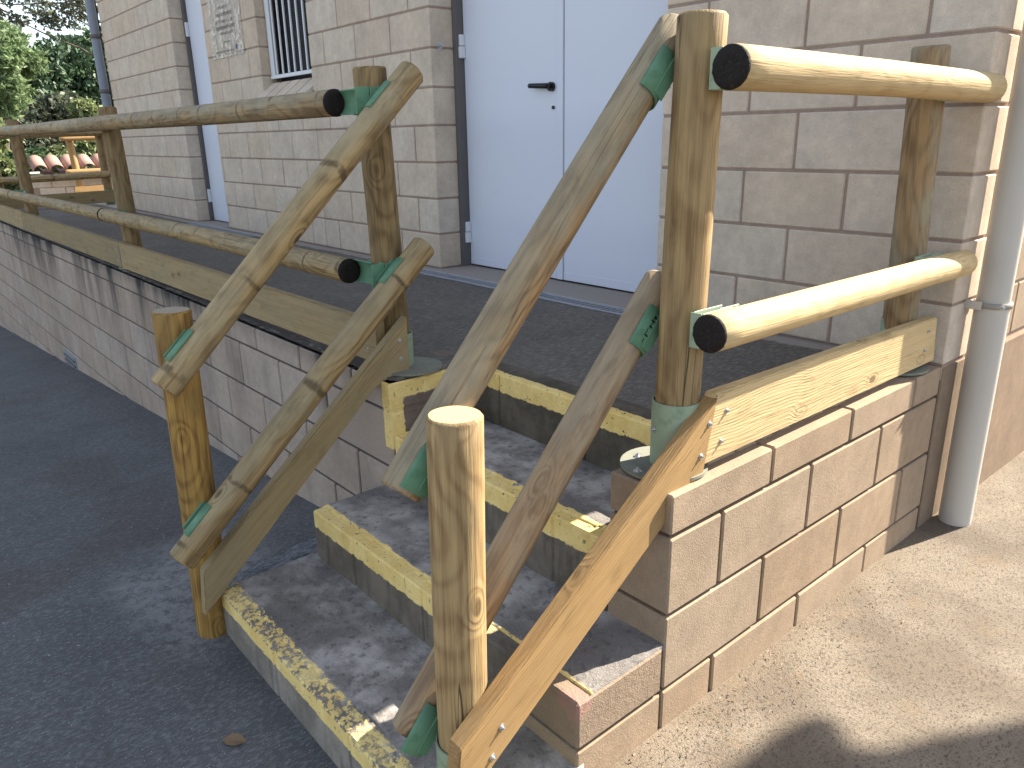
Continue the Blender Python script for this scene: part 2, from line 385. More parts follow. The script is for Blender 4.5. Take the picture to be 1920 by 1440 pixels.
def pole(name, parent, A, B, r, mats, seed=None, ns=28, taper=0.0, bow=.004, ch=.006, tilt0=0, tilt1=0):
    """round pole, local Z along the grain; mats=(side, end)"""
    A, B = Vector(A), Vector(B); L = (B-A).length
    rs = random.Random(seed if seed is not None else hash(name) & 255); n = max(6, int(L/.07))
    ph = rs.uniform(0, 6.28); bm = bmesh.new(); rings = []
    ts = [0, ch/L]+[i/n for i in range(1, n)]+[1-ch/L, 1]
    for t in ts:
        rr = r*(1-taper*t)
        if t in (0, 1): rr -= ch*.8
        bx = bow*math.sin(math.pi*t)*math.cos(ph); by = bow*math.sin(math.pi*t)*math.sin(ph)
        ring = []
        for j in range(ns):
            a = 2*math.pi*j/ns
            q = Vector((math.cos(a), math.sin(a), t*L*1.4+ph*3))
            k = 1+.022*mnoise.noise(q*1.3)+.010*mnoise.noise(q*4.0+Vector((7, 3, 1)))
            x_, y_ = rr*k*math.cos(a)+bx, rr*k*math.sin(a)+by
            zz = t*L + (tilt0*x_ if t < .02 else 0) + (tilt1*x_ if t > .98 else 0)
            ring.append(bm.verts.new((x_, y_, zz)))
        rings.append(ring)
    for i in range(len(rings)-1):
        for j in range(ns):
            f = bm.faces.new((rings[i][j], rings[i][(j+1) % ns], rings[i+1][(j+1) % ns], rings[i+1][j])); f.smooth = True
    f = bm.faces.new(rings[0][::-1]); f.material_index = 1
    f = bm.faces.new(rings[-1]); f.material_index = 1
    me = mesh_from(bm, name, mats)
    o = bpy.data.objects.new(name, me)
    return place(o, parent, frame_mat(A, B, rs.uniform(0, 6.28) if not (tilt0 or tilt1) else 0))
def cyl(name, parent, A, B, r, mat, ns=24, r2=None, cap=True, smooth=True, wall=0.0):
    A, B = Vector(A), Vector(B); L = (B-A).length; r2 = r if r2 is None else r2
    bm = bmesh.new(); prof = [(r, 0), (r2, L)]
    if wall: prof += [(r2-wall, L), (r-wall, 0)]
    rings = [[bm.verts.new((p*math.cos(2*math.pi*j/ns), p*math.sin(2*math.pi*j/ns), z)) for j in range(ns)] for p, z in prof]
    m = len(rings)
    for i in range(m if wall else m-1):
        for j in range(ns):
            f = bm.faces.new((rings[i][j], rings[i][(j+1) % ns], rings[(i+1) % m][(j+1) % ns], rings[(i+1) % m][j]))
            f.smooth = smooth and (i % 2 == 0)
    if not wall and cap: bm.faces.new(rings[0][::-1]); bm.faces.new(rings[-1])
    for e in bm.edges:
        if abs(e.verts[0].co.z-e.verts[1].co.z) < 1e-6: e.smooth = False
    o = bpy.data.objects.new(name, mesh_from(bm, name, mat)); return place(o, parent, frame_mat(A, B))
def bolt(parent, P, n, name='bolt', r=.0055, h=.006):
    if name == 'bolt': r, h = r*.72, h*.8
    n = Vector(n).normalized(); P = Vector(P); bm = bmesh.new()
    for (rr, z0, z1, seg) in ((r*1.7, 0, .0015, 14), (r, .0015, h, 6), (r*.5, h, h*1.8, 8)):
        a = [bm.verts.new((rr*math.cos(2*math.pi*j/seg), rr*math.sin(2*math.pi*j/seg), z0)) for j in range(seg)]
        b = [bm.verts.new((v.co.x, v.co.y, z1)) for v in a]
        for j in range(seg): bm.faces.new((a[j], a[(j+1) % seg], b[(j+1) % seg], b[j]))
        bm.faces.new(b)
    if 'bolt' not in _cache: _cache['bolt'] = {}
    key = (r, h)
    if key not in _cache['bolt']: _cache['bolt'][key] = mesh_from(bm, 'bolt', STEEL)
    else: bm.free()
    o = bpy.data.objects.new(name, _cache['bolt'][key]); return place(o, parent, frame_mat(P, P+n))
def saddle(name, parent, C, axis, out, r, L, arc, mat, th=.004, flange=0.0):
    """curved plate hugging a pole: C centre on the pole axis, out = direction of the middle of the arc"""
    z = Vector(axis).normalized(); o_ = Vector(out); o_ = (o_-z*o_.dot(z)).normalized(); y = z.cross(o_)
    M = Matrix((o_, y, z)).transposed().to_4x4(); M.translation = Vector(C)
    bm = bmesh.new(); n = 16; arc = R(arc); sec = []
    for i in range(n+1):
        a = -arc/2+arc*i/n; sec.append(((r)*math.cos(a), (r)*math.sin(a), (r+th)*math.cos(a), (r+th)*math.sin(a)))
    if flange:
        def fl(a, sg):
            tx, ty = math.cos(a), math.sin(a)
            return ((r+flange)*tx, (r+flange)*ty, (r+flange)*tx-sg*th*-ty, (r+flange)*ty-sg*th*tx)
    V = [[bm.verts.new(p) for p in ((s[0], s[1], -L/2), (s[2], s[3], -L/2), (s[2], s[3], L/2), (s[0], s[1], L/2))] for s in sec]
    for i in range(n):
        for k in range(4):
            f = bm.faces.new((V[i][k], V[i][(k+1) % 4], V[i+1][(k+1) % 4], V[i+1][k])); f.smooth = k in (1, 3)
    bm.faces.new(V[0][::-1]); bm.faces.new(V[-1]); bmesh.ops.recalc_face_normals(bm, faces=bm.faces[:])
    ob = bpy.data.objects.new(name, mesh_from(bm, name, mat)); return place(ob, parent, M)
def prism_yz(name, parent, pts, x0, x1, mat, grain, c=.003):
    """board: polygon in the YZ plane extruded from x0 to x1; local Z along the grain direction"""
    ang = math.atan2(grain[1], grain[0]); c0 = Vector((x0, pts[0][0], pts[0][1]))
    M = frame_mat(c0, c0+Vector((0, grain[0], grain[1])), 0, Vector((1, 0, 0)))
    Mi = M.inverted(); bm = bmesh.new()
    a = [bm.verts.new(Mi @ Vector((x0, y, z))) for y, z in pts]; b = [bm.verts.new(Mi @ Vector((x1, y, z))) for y, z in pts]
    n = len(pts)
    for i in range(n): bm.faces.new((a[i], a[(i+1) % n], b[(i+1) % n], b[i]))
    bm.faces.new(a[::-1]); bm.faces.new(b)
    bmesh.ops.recalc_face_normals(bm, faces=bm.faces[:])
    bmesh.ops.bevel(bm, geom=bm.edges[:], offset=c, segments=2, affect='EDGES')
    o = bpy.data.objects.new(name, mesh_from(bm, name, mat)); return place(o, parent, M)
def grid_mesh(name, xs, ys, zf, mat, keep=None, skirt=None):
    bm = bmesh.new(); V = [[bm.verts.new((x, y, zf(x, y))) for y in ys] for x in xs]
    for i in range(len(xs)-1):
        for j in range(len(ys)-1):
            if keep and not keep((xs[i]+xs[i+1])/2, (ys[j]+ys[j+1])/2): continue
            f = bm.faces.new((V[i][j], V[i+1][j], V[i+1][j+1], V[i][j+1])); f.smooth = True
    bmesh.ops.delete(bm, geom=[v for v in bm.verts if not v.link_faces], context='VERTS')
    if skirt:
        be = [e for e in bm.edges if e.is_boundary]
        r = bmesh.ops.extrude_edge_only(bm, edges=be)
        for v in [g for g in r['geom'] if isinstance(g, bmesh.types.BMVert)]: v.co.z -= skirt
        bmesh.ops.recalc_face_normals(bm, faces=bm.faces[:])
    return mesh_from(bm, name, mat)

# ------------------------------------------------------------ ground
def gz(x, y=0):
    d = max(0.0, -(x+1.15)); z = -.085*d+.0
    if x < -20: z = -.085*18.85-.02*(-x-20)
    sm = max(0.0, min(1.0, (-1.5-y)/.45)); sm = sm*sm*(3-2*sm)
    k = max(0.35, min(1.0, 1+(x+1.1)*1.3))
    return z-.012-.085*sm*k
def lin(a, b, n): return [a+(b-a)*i/(n-1) for i in range(n)]
xs = sorted(set([round(v, 3) for v in lin(-14, -.16, 120)]+[-300, -150, -80, -50, -35, -25, -20, -17, 3, 10, 40, 150, 300]))
ys = sorted(set([round(v, 3) for v in lin(-6, -1.2, 60)]+[-300, -100, -40, -15, -9, 0, 3, 8, 12, 20, 40, 100, 300]))
g = bpy.data.objects.new('ground', grid_mesh('ground', xs, ys, lambda x, y: gz(x, y)+(.004*mnoise.noise(Vector((x*2.2, y*2.2, 0))) if abs(x) < 15 and abs(y) < 7 else 0)-(.02 if x > -.1 else 0), ASPH_G))
tag(link(g), kind='structure')
pv = bpy.data.objects.new('pavement', grid_mesh('pavement', lin(-.19, 5.0, 90)+[8, 14, 30, 60], [-40, -20, -10]+lin(-6.0, 8.0, 150)+[12, 20, 40, 80],
     lambda x, y: -.008+.006*mnoise.noise(Vector((x*1.5, y*1.5, 4)))+.003*mnoise.noise(Vector((x*7, y*7, 1)))+(.02 if y > .1 else max(0, .02*(y+1.0)/1.1)), PAVE))
tag(link(pv), kind='structure')
vg = bpy.data.objects.new('hillside', grid_mesh('hillside', lin(-120, -13.2, 60), lin(-60, 90, 60),
     lambda x, y: gz(x)+.05+.12*max(0, -x-24)+.4*mnoise.noise(Vector((x*.1, y*.1, 0))), EARTH))
tag(link(vg), kind='structure')

# ------------------------------------------------------------ building
bld = empty('block_building', (-4.5, 3, 0), 'pale rose concrete block building with white double door and barred window', 'building')
G = .0100
def facade_blocks(parent, x0, x1, rowsf, z0, nrows, mat, depth=.1, end0=None, end1=None, y=0.0):
    """rowsf(row)->list of joints; ends may use deeper blocks (returns)"""
    for k in range(nrows):
        js = sorted([x0, x1]+[j for j in rowsf(k) if x0+.03 < j < x1-.03])
        for i in range(len(js)-1):
            a, b = js[i], js[i+1]
            la = a if i == 0 and end0 is not None else a+G/2
            lb = b if i == len(js)-2 and end1 is not None else b-G/2
            d = depth
            if i == 0 and end0: d = max(d, end0)
            if i == len(js)-2 and end1: d = max(d, end1 if not callable(end1) else end1(b-a))
            o = box('block', parent, (la, y, z0+k*.2+G/2), (lb, y+d, z0+(k+1)*.2-G/2), mat, .004)
            o.location.y += random.uniform(-.0008, .0012)
H = 4.6
# right of the door
facade_blocks(bld, -1.19, 0.0, lambda k: [(-.993+.4*i if (k+1) % 2 == 0 else -.793-.4+.4*i) for i in range(4)], .6, 12, BLK, .1, .19,
              lambda w_: .19 if w_ > .3 else .39)
# left of the door up to the window / small door
rowsL = lambda k: [(-2.79-.2-.4*i if (k+1) % 2 == 0 else -2.79-.4*i) for i in range(12)]
facade_blocks(bld, -4.19, -2.79, rowsL, .6, 12, BLK, .1, .12, .2)
facade_blocks(bld, -4.99, -4.19, rowsL, .6, 5, BLK, .1)
facade_blocks(bld, -6.03, -4.99, rowsL, .6, 12, BLK, .1, .2, .12)
rowsFL = lambda k: [(-6.83-.2-.4*i if (k+1) % 2 == 0 else -6.83-.4*i) for i in range(8)]
facade_blocks(bld, -9.05, -6.83, rowsFL, .6, 12, BLK, .1, .1, .2)
# plain courses above what the photograph shows, and the rest of the side wall
def stuff_blocks(name, boxes, mat):
    bm = bmesh.new()
    for a, b in boxes:
        d = Vector(b)-Vector(a); c = (Vector(a)+Vector(b))/2
        t = bmesh.ops.create_cube(bm, size=1)['verts']
        for v in t: v.co = Vector((v.co.x*d.x, v.co.y*d.y, v.co.z*d.z))+c
    o = bpy.data.objects.new(name, mesh_from(bm, name, mat)); place(o, bld, Matrix.Identity(4)); o['kind'] = 'stuff'; return o
bs = []
for k in range(8):
    z0 = 3.0+.2*k
    for i in range(23):
        a = -9.05+.4*i+(.2 if k % 2 else 0); b = min(a+.4, 0)
        if b-a > .05: bs.append(((a+G/2, 0, z0+G/2), (b-G/2, .1, z0+.2-G/2)))
for k in range(20):
    z0 = .6+.2*k
    for i in range(13):
        a = 1.8+(.2 if k % 2 else 0)+.4*i; bs.append(((-.1, a+G/2, z0+G/2), (0, a+.4-G/2, z0+.2-G/2)))
    if k >= 12: bs.append(((-.1, .2, z0+G/2), (0, 1.75, z0+.2-G/2)))
stuff_blocks('upper_courses', bs, BLK)
# side wall near the corner
for k in range(12):
    z0 = .6+.2*k; st = .2 if (k % 2 == 0) else .4
    js = [st]+[st+.4*i for i in range(1, 4)]; js.append(1.8 if k % 2 == 0 else 2.0)
    for a, b in zip(js[:-1], js[1:]):
        if b-a < .05: continue
        box('block', bld, (-.1, a+G/2, z0+G/2), (0, b-G/2, z0+.2-G/2), BLK_L, .004)
box('plinth', bld, (-.15, .012, -.3), (-.001, .33, .592), PLINTH, .004)
box('plinth', bld, (-.15, .335, -.3), (.012, 7.0, .59), PLINTH, .006)
# mortar cores (recessed)
rc = .0045
for a, b, z0, z1 in ((-1.19+rc, -rc, .55, H), (-4.19+.0+rc, -2.79-rc, .55, H), (-4.99-.0, -4.18, .55, 1.6-rc), (-6.03+rc, -4.99-rc, .55, H), (-9.05+rc, -6.83-rc, .55, H),
                     (-2.80, -1.18, 3.0, H), (-5.0, -4.18, 3.0, H), (-6.84, -6.02, 3.0, H)):
    box('mortar', bld, (a, rc, z0), (b, .19 if b < -.1 else .185, z1), MORT, 0)
box('mortar', bld, (-.19, .1, .55), (-rc-.0005, 7.0, H), MORT, 0)
box('rear_wall', bld, (-9.04, 6.9, -.9), (-.02, 7.05, H), BLK_L, 0)
box('end_wall', bld, (-9.04, .19, -.9), (-8.9, 6.9, H), BLK_L, 0)
box('roof', bld, (-9.03, .05, H-.05), (-.03, 7.0, H+.06), MORT_D, 0)
# white double door
dr = empty('double_door', (-1.98, .2, .6), parent=None); link_ = dr; dr.parent = bld; dr.matrix_basis = Matrix.Translation(Vector((-1.98, .2, .6))-bld.location)
box('door_leaf', dr, (-2.755, .200, .612), (-2.012, .240, 2.95), DOORW, .003)
box('door_leaf', dr, (-1.962, .200, .612), (-1.215, .240, 2.95), DOORW, .003)
box('cover_strip', dr, (-2.010, .194, .612), (-1.966, .235, 2.95), DOORW, .002)
box('kick_rail', dr, (-2.752, .1985, .613), (-2.014, .21, .655), DOORW, .001)
box('kick_rail', dr, (-1.960, .1985, .613), (-1.217, .21, .655), DOORW, .001)
box('door_frame', dr, (-2.80, .15, .55), (-2.758, .26, 3.0), DKMETAL, .002)
box('door_frame', dr, (-1.213, .17, .55), (-1.185, .26, 3.0), DKMETAL, .002)
box('back_panel', dr, (-2.80, .245, .5), (-1.18, .27, 3.0), DARK, 0)
for z in (.74, 1.75):
    box('hinge', dr, (-2.762, .165, z), (-2.738, .199, z+.06), FRAMEW, .003)
    box('hinge', dr, (-2.760, .168, z+.063), (-2.740, .199, z+.12), FRAMEW, .003)
cyl('handle_rose', dr, (-2.045, .199, 1.565), (-2.045, .183, 1.565), .022, HANDLE)
pole('handle', dr, (-2.045, .170, 1.568), (-2.175, .160, 1.575), .013, (HANDLE, HANDLE), 3, 14, .1, 0, .003)
cyl('handle_neck', dr, (-2.045, .19, 1.567), (-2.045, .165, 1.567), .012, HANDLE)
cyl('keyhole', dr, (-2.035, .1995, 1.468), (-2.035, .192, 1.468), .008, HANDLE)
# narrow white door
nd = empty('narrow_door', (0, 0, 0)); nd.parent = bld; nd.matrix_basis = Matrix.Translation(Vector((-6.4, .15, .6))-bld.location)
box('door_leaf', nd, (-6.79, .15, .61), (-6.06, .19, 2.7), DOORW, .003)
box('door_frame', nd, (-6.84, .12, .55), (-6.80, .2, 3.0), DKMETAL, .002)
box('back_panel', nd, (-6.84, .2, .5), (-6.0, .22, 3.0), DARK, 0)
for z in (.78, 2.25): box('hinge', nd, (-6.81, .12, z), (-6.78, .149, z+.12), FRAMEW, .003)
# barred window
wd = empty('window', (0, 0, 0)); wd.parent = bld; wd.matrix_basis = Matrix.Translation(Vector((-4.6, .1, 1.8))-bld.location)
box('window_glass', wd, (-4.99, .155, 1.6), (-4.18, .165, 3.0), GLASS, 0)
box('window_frame', wd, (-4.975, .07, 1.80), (-4.91, .085, 2.95), FRAMEW, .002)
box('window_frame', wd, (-4.29, .07, 1.80), (-4.25, .085, 2.95), FRAMEW, .002)
box('window_frame', wd, (-4.975, .065, 1.775), (-4.25, .09, 1.80), FRAMEW, .002)
for i in range(6):
    x = -4.86+.098*i
    o = box('bar', wd, (x, .060, 1.80), (x+.016, .072, 2.95), FRAMEW, .002)
bm = bmesh.new()
for i in range(60):
    z = 1.81+i*.018
    t = bmesh.ops.create_cube(bm, size=1)['verts']
    for v in t: v.co = Vector((v.co.x*.7-4.6, v.co.y*.002+.13, v.co.z*.003+z))
for i in range(40):
    t = bmesh.ops.create_cube(bm, size=1)['verts']
    for v in t: v.co = Vector((v.co.x*.003-4.95+i*.018, v.co.y*.002+.133, v.co.z*1.1+2.36))
ms = bpy.data.objects.new('wire_mesh', mesh_from(bm, 'wire_mesh', HANDLE)); place(ms, wd, Matrix.Identity(4)); ms['kind'] = 'stuff'
# sloping header bricks of the sill
for i in range(5):
    x0 = -5.00+i*.165
    o = bpy.data.objects.new('sill_brick', box_mesh(.145, .17, .05, BLK, .003))
    M = Matrix.Translation((x0+.0775, .03, 1.678)) @ Matrix.Rotation(R(38), 4, 'X'); place(o, wd, M)
box('sill_bed', wd, (-5.0, .0, 1.6), (-4.18, .16, 1.66), MORT_D, 0)
# small anchor bolt in the reveal
bolt(bld, (-2.79, .06, 1.81), (1, 0, 0), 'anchor_bolt', .012, .02)

# ------------------------------------------------------------ clear notice plate by the small door
s = NT('clear_plastic'); P = s.obj(); n1 = s.noise(P, 14, 5, .7)[0]; n2 = s.noise(P, 60, 3, .6)[0]
c = s.mix(s.ramp(n1, .48, .62), (.58, .51, .44), (.74, .66, .52)); s.col(c); s.rough(.25)
tr = s.n('BsdfTransparent'); mx = s.n('MixShader'); s.put(mx.inputs[0], s.ma('MULTIPLY_ADD', s.ramp(n1, .45, .62), .40, .22))
s.t.links.new(tr.outputs[0], mx.inputs[1]); s.t.links.new(s.b.outputs[0], mx.inputs[2]); s.t.links.new(mx.outputs[0], s.t.nodes['Material Output'].inputs[0])
CLEAR = s.m
INK = m_paint('faded_ink', (.20, .19, .17), .7, 0)
pl = empty('notice_plate', (-5.55, -.012, 1.97), 'clear plastic notice plate with faded dark lettering beside the barred window', 'sign')
box('plate', pl, (-5.87, -.010, 1.975), (-5.235, -.004, 2.75), CLEAR, .001)
for x, z in ((-5.845, 2.0), (-5.26, 2.0), (-5.845, 2.45), (-5.26, 2.46)): bolt(pl, (x, -.010, z), (0, -1, 0), 'screw', .008, .006)
def marks(z, x0, x1, h, seed):
    r_ = random.Random(seed); bm = bmesh.new(); x = x0
    while x < x1:
        wl = h*.55
        for _ in range(3):
            t = bmesh.ops.create_cube(bm, size=1)['verts']; k = r_.random(); ox = r_.uniform(0, wl*.6); oz = r_.uniform(-.35, .35)*h
            sx, sz = (wl*.16, h*r_.uniform(.6, 1)) if k > .4 else (wl*.7, h*.14)
            for v in t: v.co = Vector((v.co.x*sx+x+ox, v.co.y*.001-.0112, v.co.z*sz+z+(oz if k <= .4 else 0)))
        x += h*.72 if r_.random() > .18 else h*1.3
    return bm
for i, (z, a, b, h) in enumerate(((2.335, -5.66, -5.46, .022), (2.285, -5.70, -5.40, .032), (2.235, -5.73, -5.38, .032), (2.19, -5.73, -5.38, .030), (2.15, -5.66, -5.42, .024), (2.085, -5.62, -5.48, .012), (2.02, -5.80, -5.42, .014))):
    o = bpy.data.objects.new('faded_lettering', mesh_from(marks(z, a, b, h, i), 'faded_lettering', INK)); place(o, pl, Matrix.Identity(4)); o['kind'] = 'stuff'
cyl('blue_emblem', pl, (-5.37, -.0102, 2.035), (-5.37, -.0118, 2.035), .017, m_paint('blue_ink', (.05, .09, .25), .6, 0))

# ------------------------------------------------------------ low walls
rw = empty('low_block_wall', (-.09, -.7, 0), 'low sunlit tan block wall beside the steps ending at the drainpipe', 'wall')
def yblocks(z0, z1, joints, ya=-1.39, yb=-.004, th=.18):
    js = sorted([ya, yb]+[j for j in joints if ya+.03 < j < yb-.03])
    for i in range(len(js)-1):
        a = js[i] if i == 0 else js[i]+G/2; b = js[i+1]-G/2
        o = box('block', rw, (-th, a, z0+G/2), (0, b, z1-G/2+(.005 if z1 == .6 else 0)), BLK_L, .004); o.location.x += random.uniform(-.001, .001)
yblocks(.5, .6, [-.997, -.597, -.197]); yblocks(.3, .5, [-1.197, -.797, -.397]); yblocks(.1, .3, [-.997, -.597, -.197]); yblocks(-.1, .1, [-1.197, -.797, -.397])
box('mortar', rw, (-.170, -1.380, -.12), (-.011, -.01, .592), MORT_B, 0)
lw = empty('retaining_wall', (-5, -1.35, -.3), 'long stained block retaining wall below the ramp railing', 'wall')
for k, (z0, z1) in enumerate(((.5, .6), (.3, .5), (.1, .3), (-.1, .1), (-.3, -.1), (-.5, -.3), (-.7, -.5), (-.9, -.7), (-1.1, -.9))):
    js = [-1.106]+[-1.15-.4*i-(.2 if k % 2 == 0 else 0) for i in range(1 if k % 2 else 0, 27)]
    js = sorted(set(round(j, 3) for j in js if j <= -1.106 and not (-1.2 < j < -1.11)))
    for i in range(len(js)-1):
        a, b = js[i], js[i+1]
        if gz(b) > z1+.02: continue
        last = i == len(js)-2
        if k == 5 and -6.42 < (a+b)/2 < -6.0: pass
        o = box('block', lw, (a+G/2, -1.406, z0+G/2), (b if last else b-G/2, -1.406+(.15 if not last else .30), z1-G/2), BLK_S, .004)
        o.location.y += random.uniform(-.001, .001)
box('mortar', lw, (-12, -1.399, -1.3), (-1.113, -1.26, .595), MORT_D, 0)
cap = bpy.data.objects.new('wall_cap', grid_mesh('wall_cap', lin(-12, -1.20, 420), [-1.404, -1.395, -1.38, -1.36, -1.33, -1.30],
      lambda x, y: .604+.004*mnoise.noise(Vector((x*9, y*30, 0)))-(.012 if y < -1.4 else 0), MORT_D,
      keep=lambda x, y: y > -1.392+.012*mnoise.noise(Vector((x*11, 0, 3)))))
place(cap, lw, Matrix.Identity(4))
# ventilation grille
vent = empty('vent_grille', (-6.2, -1.41, -.45), 'small dark slatted ventilation grille low in the stained wall', 'vent')
box('vent_frame', vent, (-6.42, -1.412, -.52), (-6.02, -1.404, -.33), PVC_B, .001)
for i in range(4): box('slat', vent, (-6.40, -1.422, -.505+i*.043), (-6.04, -1.411, -.485+i*.043), DKMETAL, .001)

# inner end of the retaining wall: blocks beside the first step (yellow edged)
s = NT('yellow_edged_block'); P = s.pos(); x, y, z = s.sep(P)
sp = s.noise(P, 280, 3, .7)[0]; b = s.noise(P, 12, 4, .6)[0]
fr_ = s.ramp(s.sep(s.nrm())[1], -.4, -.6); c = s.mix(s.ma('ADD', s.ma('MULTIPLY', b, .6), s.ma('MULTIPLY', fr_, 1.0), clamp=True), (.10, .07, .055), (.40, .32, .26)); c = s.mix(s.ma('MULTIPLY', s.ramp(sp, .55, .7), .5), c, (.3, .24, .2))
e = s.ma('MULTIPLY', s.ma('SUBTRACT', s.noise(P, 28, 4, .7)[0], .5), .03)
mtop = s.ramp(s.ma('ADD', z, e), .540, .545); mver = s.ramp(s.ma('ADD', s.ma('SUBTRACT', -1.355, y), e), -.002, .002)
zone = s.ma('MULTIPLY', s.ramp(s.ma('ADD', s.ma('SUBTRACT', x, -1.152), s.ma('MULTIPLY', e, .4)), -.001, .002), s.ramp(z, .37, .375))
c, mm = yellow_mix(s, c, s.ma('MULTIPLY', s.ma('MAXIMUM', mtop, mver), zone), P, .05)
s.col(c); s.rough(.9); s.bump(s.ma('ADD', sp, s.ma('MULTIPLY', s.noise(P, 60, 3)[0], 1.5)), .7, .005); YEDGE = s.m
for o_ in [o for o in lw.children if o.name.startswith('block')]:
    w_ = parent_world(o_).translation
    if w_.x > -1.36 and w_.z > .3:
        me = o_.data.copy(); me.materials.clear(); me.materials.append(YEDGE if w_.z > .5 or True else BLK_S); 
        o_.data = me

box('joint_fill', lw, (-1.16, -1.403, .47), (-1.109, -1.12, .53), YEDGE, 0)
# ------------------------------------------------------------ landing
edge_n = lambda x: .010*mnoise.noise(Vector((x*14, 2, 0)))
def land_keep(x, y):
    if x < -1.118: return y > -1.375+edge_n(x)
    if x > -.175: return y > -1.35 and x < -.055+.012*mnoise.noise(Vector((y*13, 5, 0)))
    return y > -1.055+edge_n(x)
lxs = lin(-10.35, -2.0, 160)+lin(-1.98, -.02, 140)
lys = lin(-1.40, -1.0, 40)+lin(-.97, .0, 24)+[.05, .12, .2, .25]
ld = bpy.data.objects.new('landing', grid_mesh('landing', lxs, lys, lambda x, y: .603+.0035*mnoise.noise(Vector((x*4, y*4, 0)))+.0015*mnoise.noise(Vector((x*40, y*40, 0))), ASPH_L,
      keep=lambda x, y: land_keep(x, y) and not (y > 0.0 and not (-2.79 < x < -1.19 or -6.83 < x < -6.03 or x < -9.05)) and not (-.183 < y < -.077 and -2.95 < x < -.9) and not (-.19 < y < -.07 and -6.75 < x < -5.2), skirt=.03))
tag(link(ld), kind='structure')
lb = bpy.data.objects.new('landing_base', mesh_from(cbox_bm(9.1, 1.0, .55, 0), 'landing_base', DARK)); lb.location = (-5.72, -.65, .27); tag(link(lb), kind='structure')
box('landing_core', None, (-1.15, -1.08, -.05), (-.18, -.01, .555), DARK, 0)['kind'] = 'structure'

def drain(x0, x1, y0, y1, label):
    d = empty('drain_channel', ((x0+x1)/2, (y0+y1)/2, .6), label, 'drain')
    box('trough', d, (x0, y0+.004, .546), (x1, y1-.004, .552), DARK, 0)
    box('rim', d, (x0, y0, .58), (x1, y0+.014, .607), GRATE, .001); box('rim', d, (x0, y1-.014, .58), (x1, y1, .607), GRATE, .001)
    bm = bmesh.new(); n = int((x1-x0)/.032)
    for i in range(n):
        t = bmesh.ops.create_cube(bm, size=1)['verts']
        for v in t: v.co = Vector((v.co.x*.009+x0+.01+i*.032, v.co.y*(y1-y0-.026)+(y0+y1)/2, v.co.z*.008+.600))
    o = bpy.data.objects.new('grate_bars', mesh_from(bm, 'grate_bars', GRATE)); place(o, d, Matrix.Identity(4)); o['kind'] = 'stuff'
drain(-2.95, -.90, -.182, -.078, 'long grey slotted drain grate in front of the white double door')
drain(-6.75, -5.2, -.189, -.071, 'grey drain grate in front of the narrow white door')

# ------------------------------------------------------------ steps
st = empty('concrete_steps', (-.6, -1.6, 0), 'three worn concrete steps with yellow painted edges up to the landing', 'steps')
def step(nose, top, zb, x0, x1, back, wear, joints, bt=.05, bf=.055, red=None, rbase=(.20, .17, .135), dark=.6):
    s_ = empty('step', ((x0+x1)/2, nose, zb)); s_.parent = st; s_.matrix_basis = Matrix.Translation(Vector(((x0+x1)/2, nose, zb))-st.location)
    mb = m_step('step_blocks', nose, top, bt, bf, wear, rbase, red, dark); mt = m_step('step_topping', nose, top+.004, bt, bf, wear, topfill=True)
    js = [x0]+joints+[x1]
    for i in range(len(js)-1):
        a, b = js[i], js[i+1]
        if red and i == len(js)-2:   # right-hand end: two courses seen from the side
            box('riser_block', s_, (a+G/2, nose, .104), (b, nose+.275, top), BLK_RED, .006)
            box('riser_block', s_, (a+G/2, nose+.002, -.1), (b-.002, nose+.275, .095), BLK_L, .004)
            continue
        o = box('riser_block', s_, (a+(.002 if i else 0), nose, zb-.04), (b-(.002 if i < len(js)-2 else 0), nose+.15, top), mb, .0045)
        o.location.y += random.uniform(-.002, .002)
    box('core', s_, (x0+.008, nose+.005, zb-.1), (x1-.008 if not red else x1-.02, back+.05, top-.003), mb, 0)
    gy = lin(nose+.018, back+.02, 34); gx = lin(x0+.002, x1-(.002 if not red else .004), 110)
    me = grid_mesh('tread', gx, gy, lambda x, y: top+.0045+.003*mnoise.noise(Vector((x*9, y*9, top*7)))+.0022*mnoise.noise(Vector((x*45, y*45, 0)))-.006*max(0, 1-(y-nose)/.05), mt,
                   keep=lambda x, y: y > nose+.040+.018*mnoise.noise(Vector((x*15, top*9, 0)))+(.02 if wear > .3 and mnoise.noise(Vector((x*6, 1, 0))) > .1 else 0), skirt=.014)
    o = bpy.data.objects.new('tread', me); place(o, s_, Matrix.Identity(4)); return s_
BLK_RED = m_step('pink_corner_block', -1.675, .222, .0, .0, 0, (.27, .20, .14), (0.0, -1.685, .232), .85, False, .0)
step(-1.985, .055, -.10, -1.20, 0.0, -1.67, .44, [-.82, -.42], .055, .05, None, (.34, .30, .25), .6)
step(-1.672, .222, .04, -1.175, 0.0, -1.40, .05, [-.93, -.57, -.20], .05, .055, (0.0, -1.672, .222))
step(-1.400, .420, .20, -1.104, -.182, -1.09, .10, [-.76, -.36], .055, .06)
# riser of the landing edge
se = empty('step', (-.6, -1.10, .42)); se.parent = st; se.matrix_basis = Matrix.Translation(Vector((-.6, -1.1, .42))-st.location); se.name = 'landing_edge'
me_ = m_step('edge_blocks', -1.102, .606, .03, .06, .05, (.14, .12, .09), None, .5)
js = [-1.10, -.93, -.54, -.182]
for a, b in zip(js[:-1], js[1:]): box('riser_block', se, (a+.002, -1.102, .40), (b-.002, -1.0, .604), me_, .005)
box('core', se, (-1.10, -1.094, .38), (-.182, -1.02, .59), MORT_D, 0)
# brown rough inner face of the return
box('return_face', se, (-1.30, -1.406+.30, .40), (-1.104, -1.05, .604), YEDGE, .004)
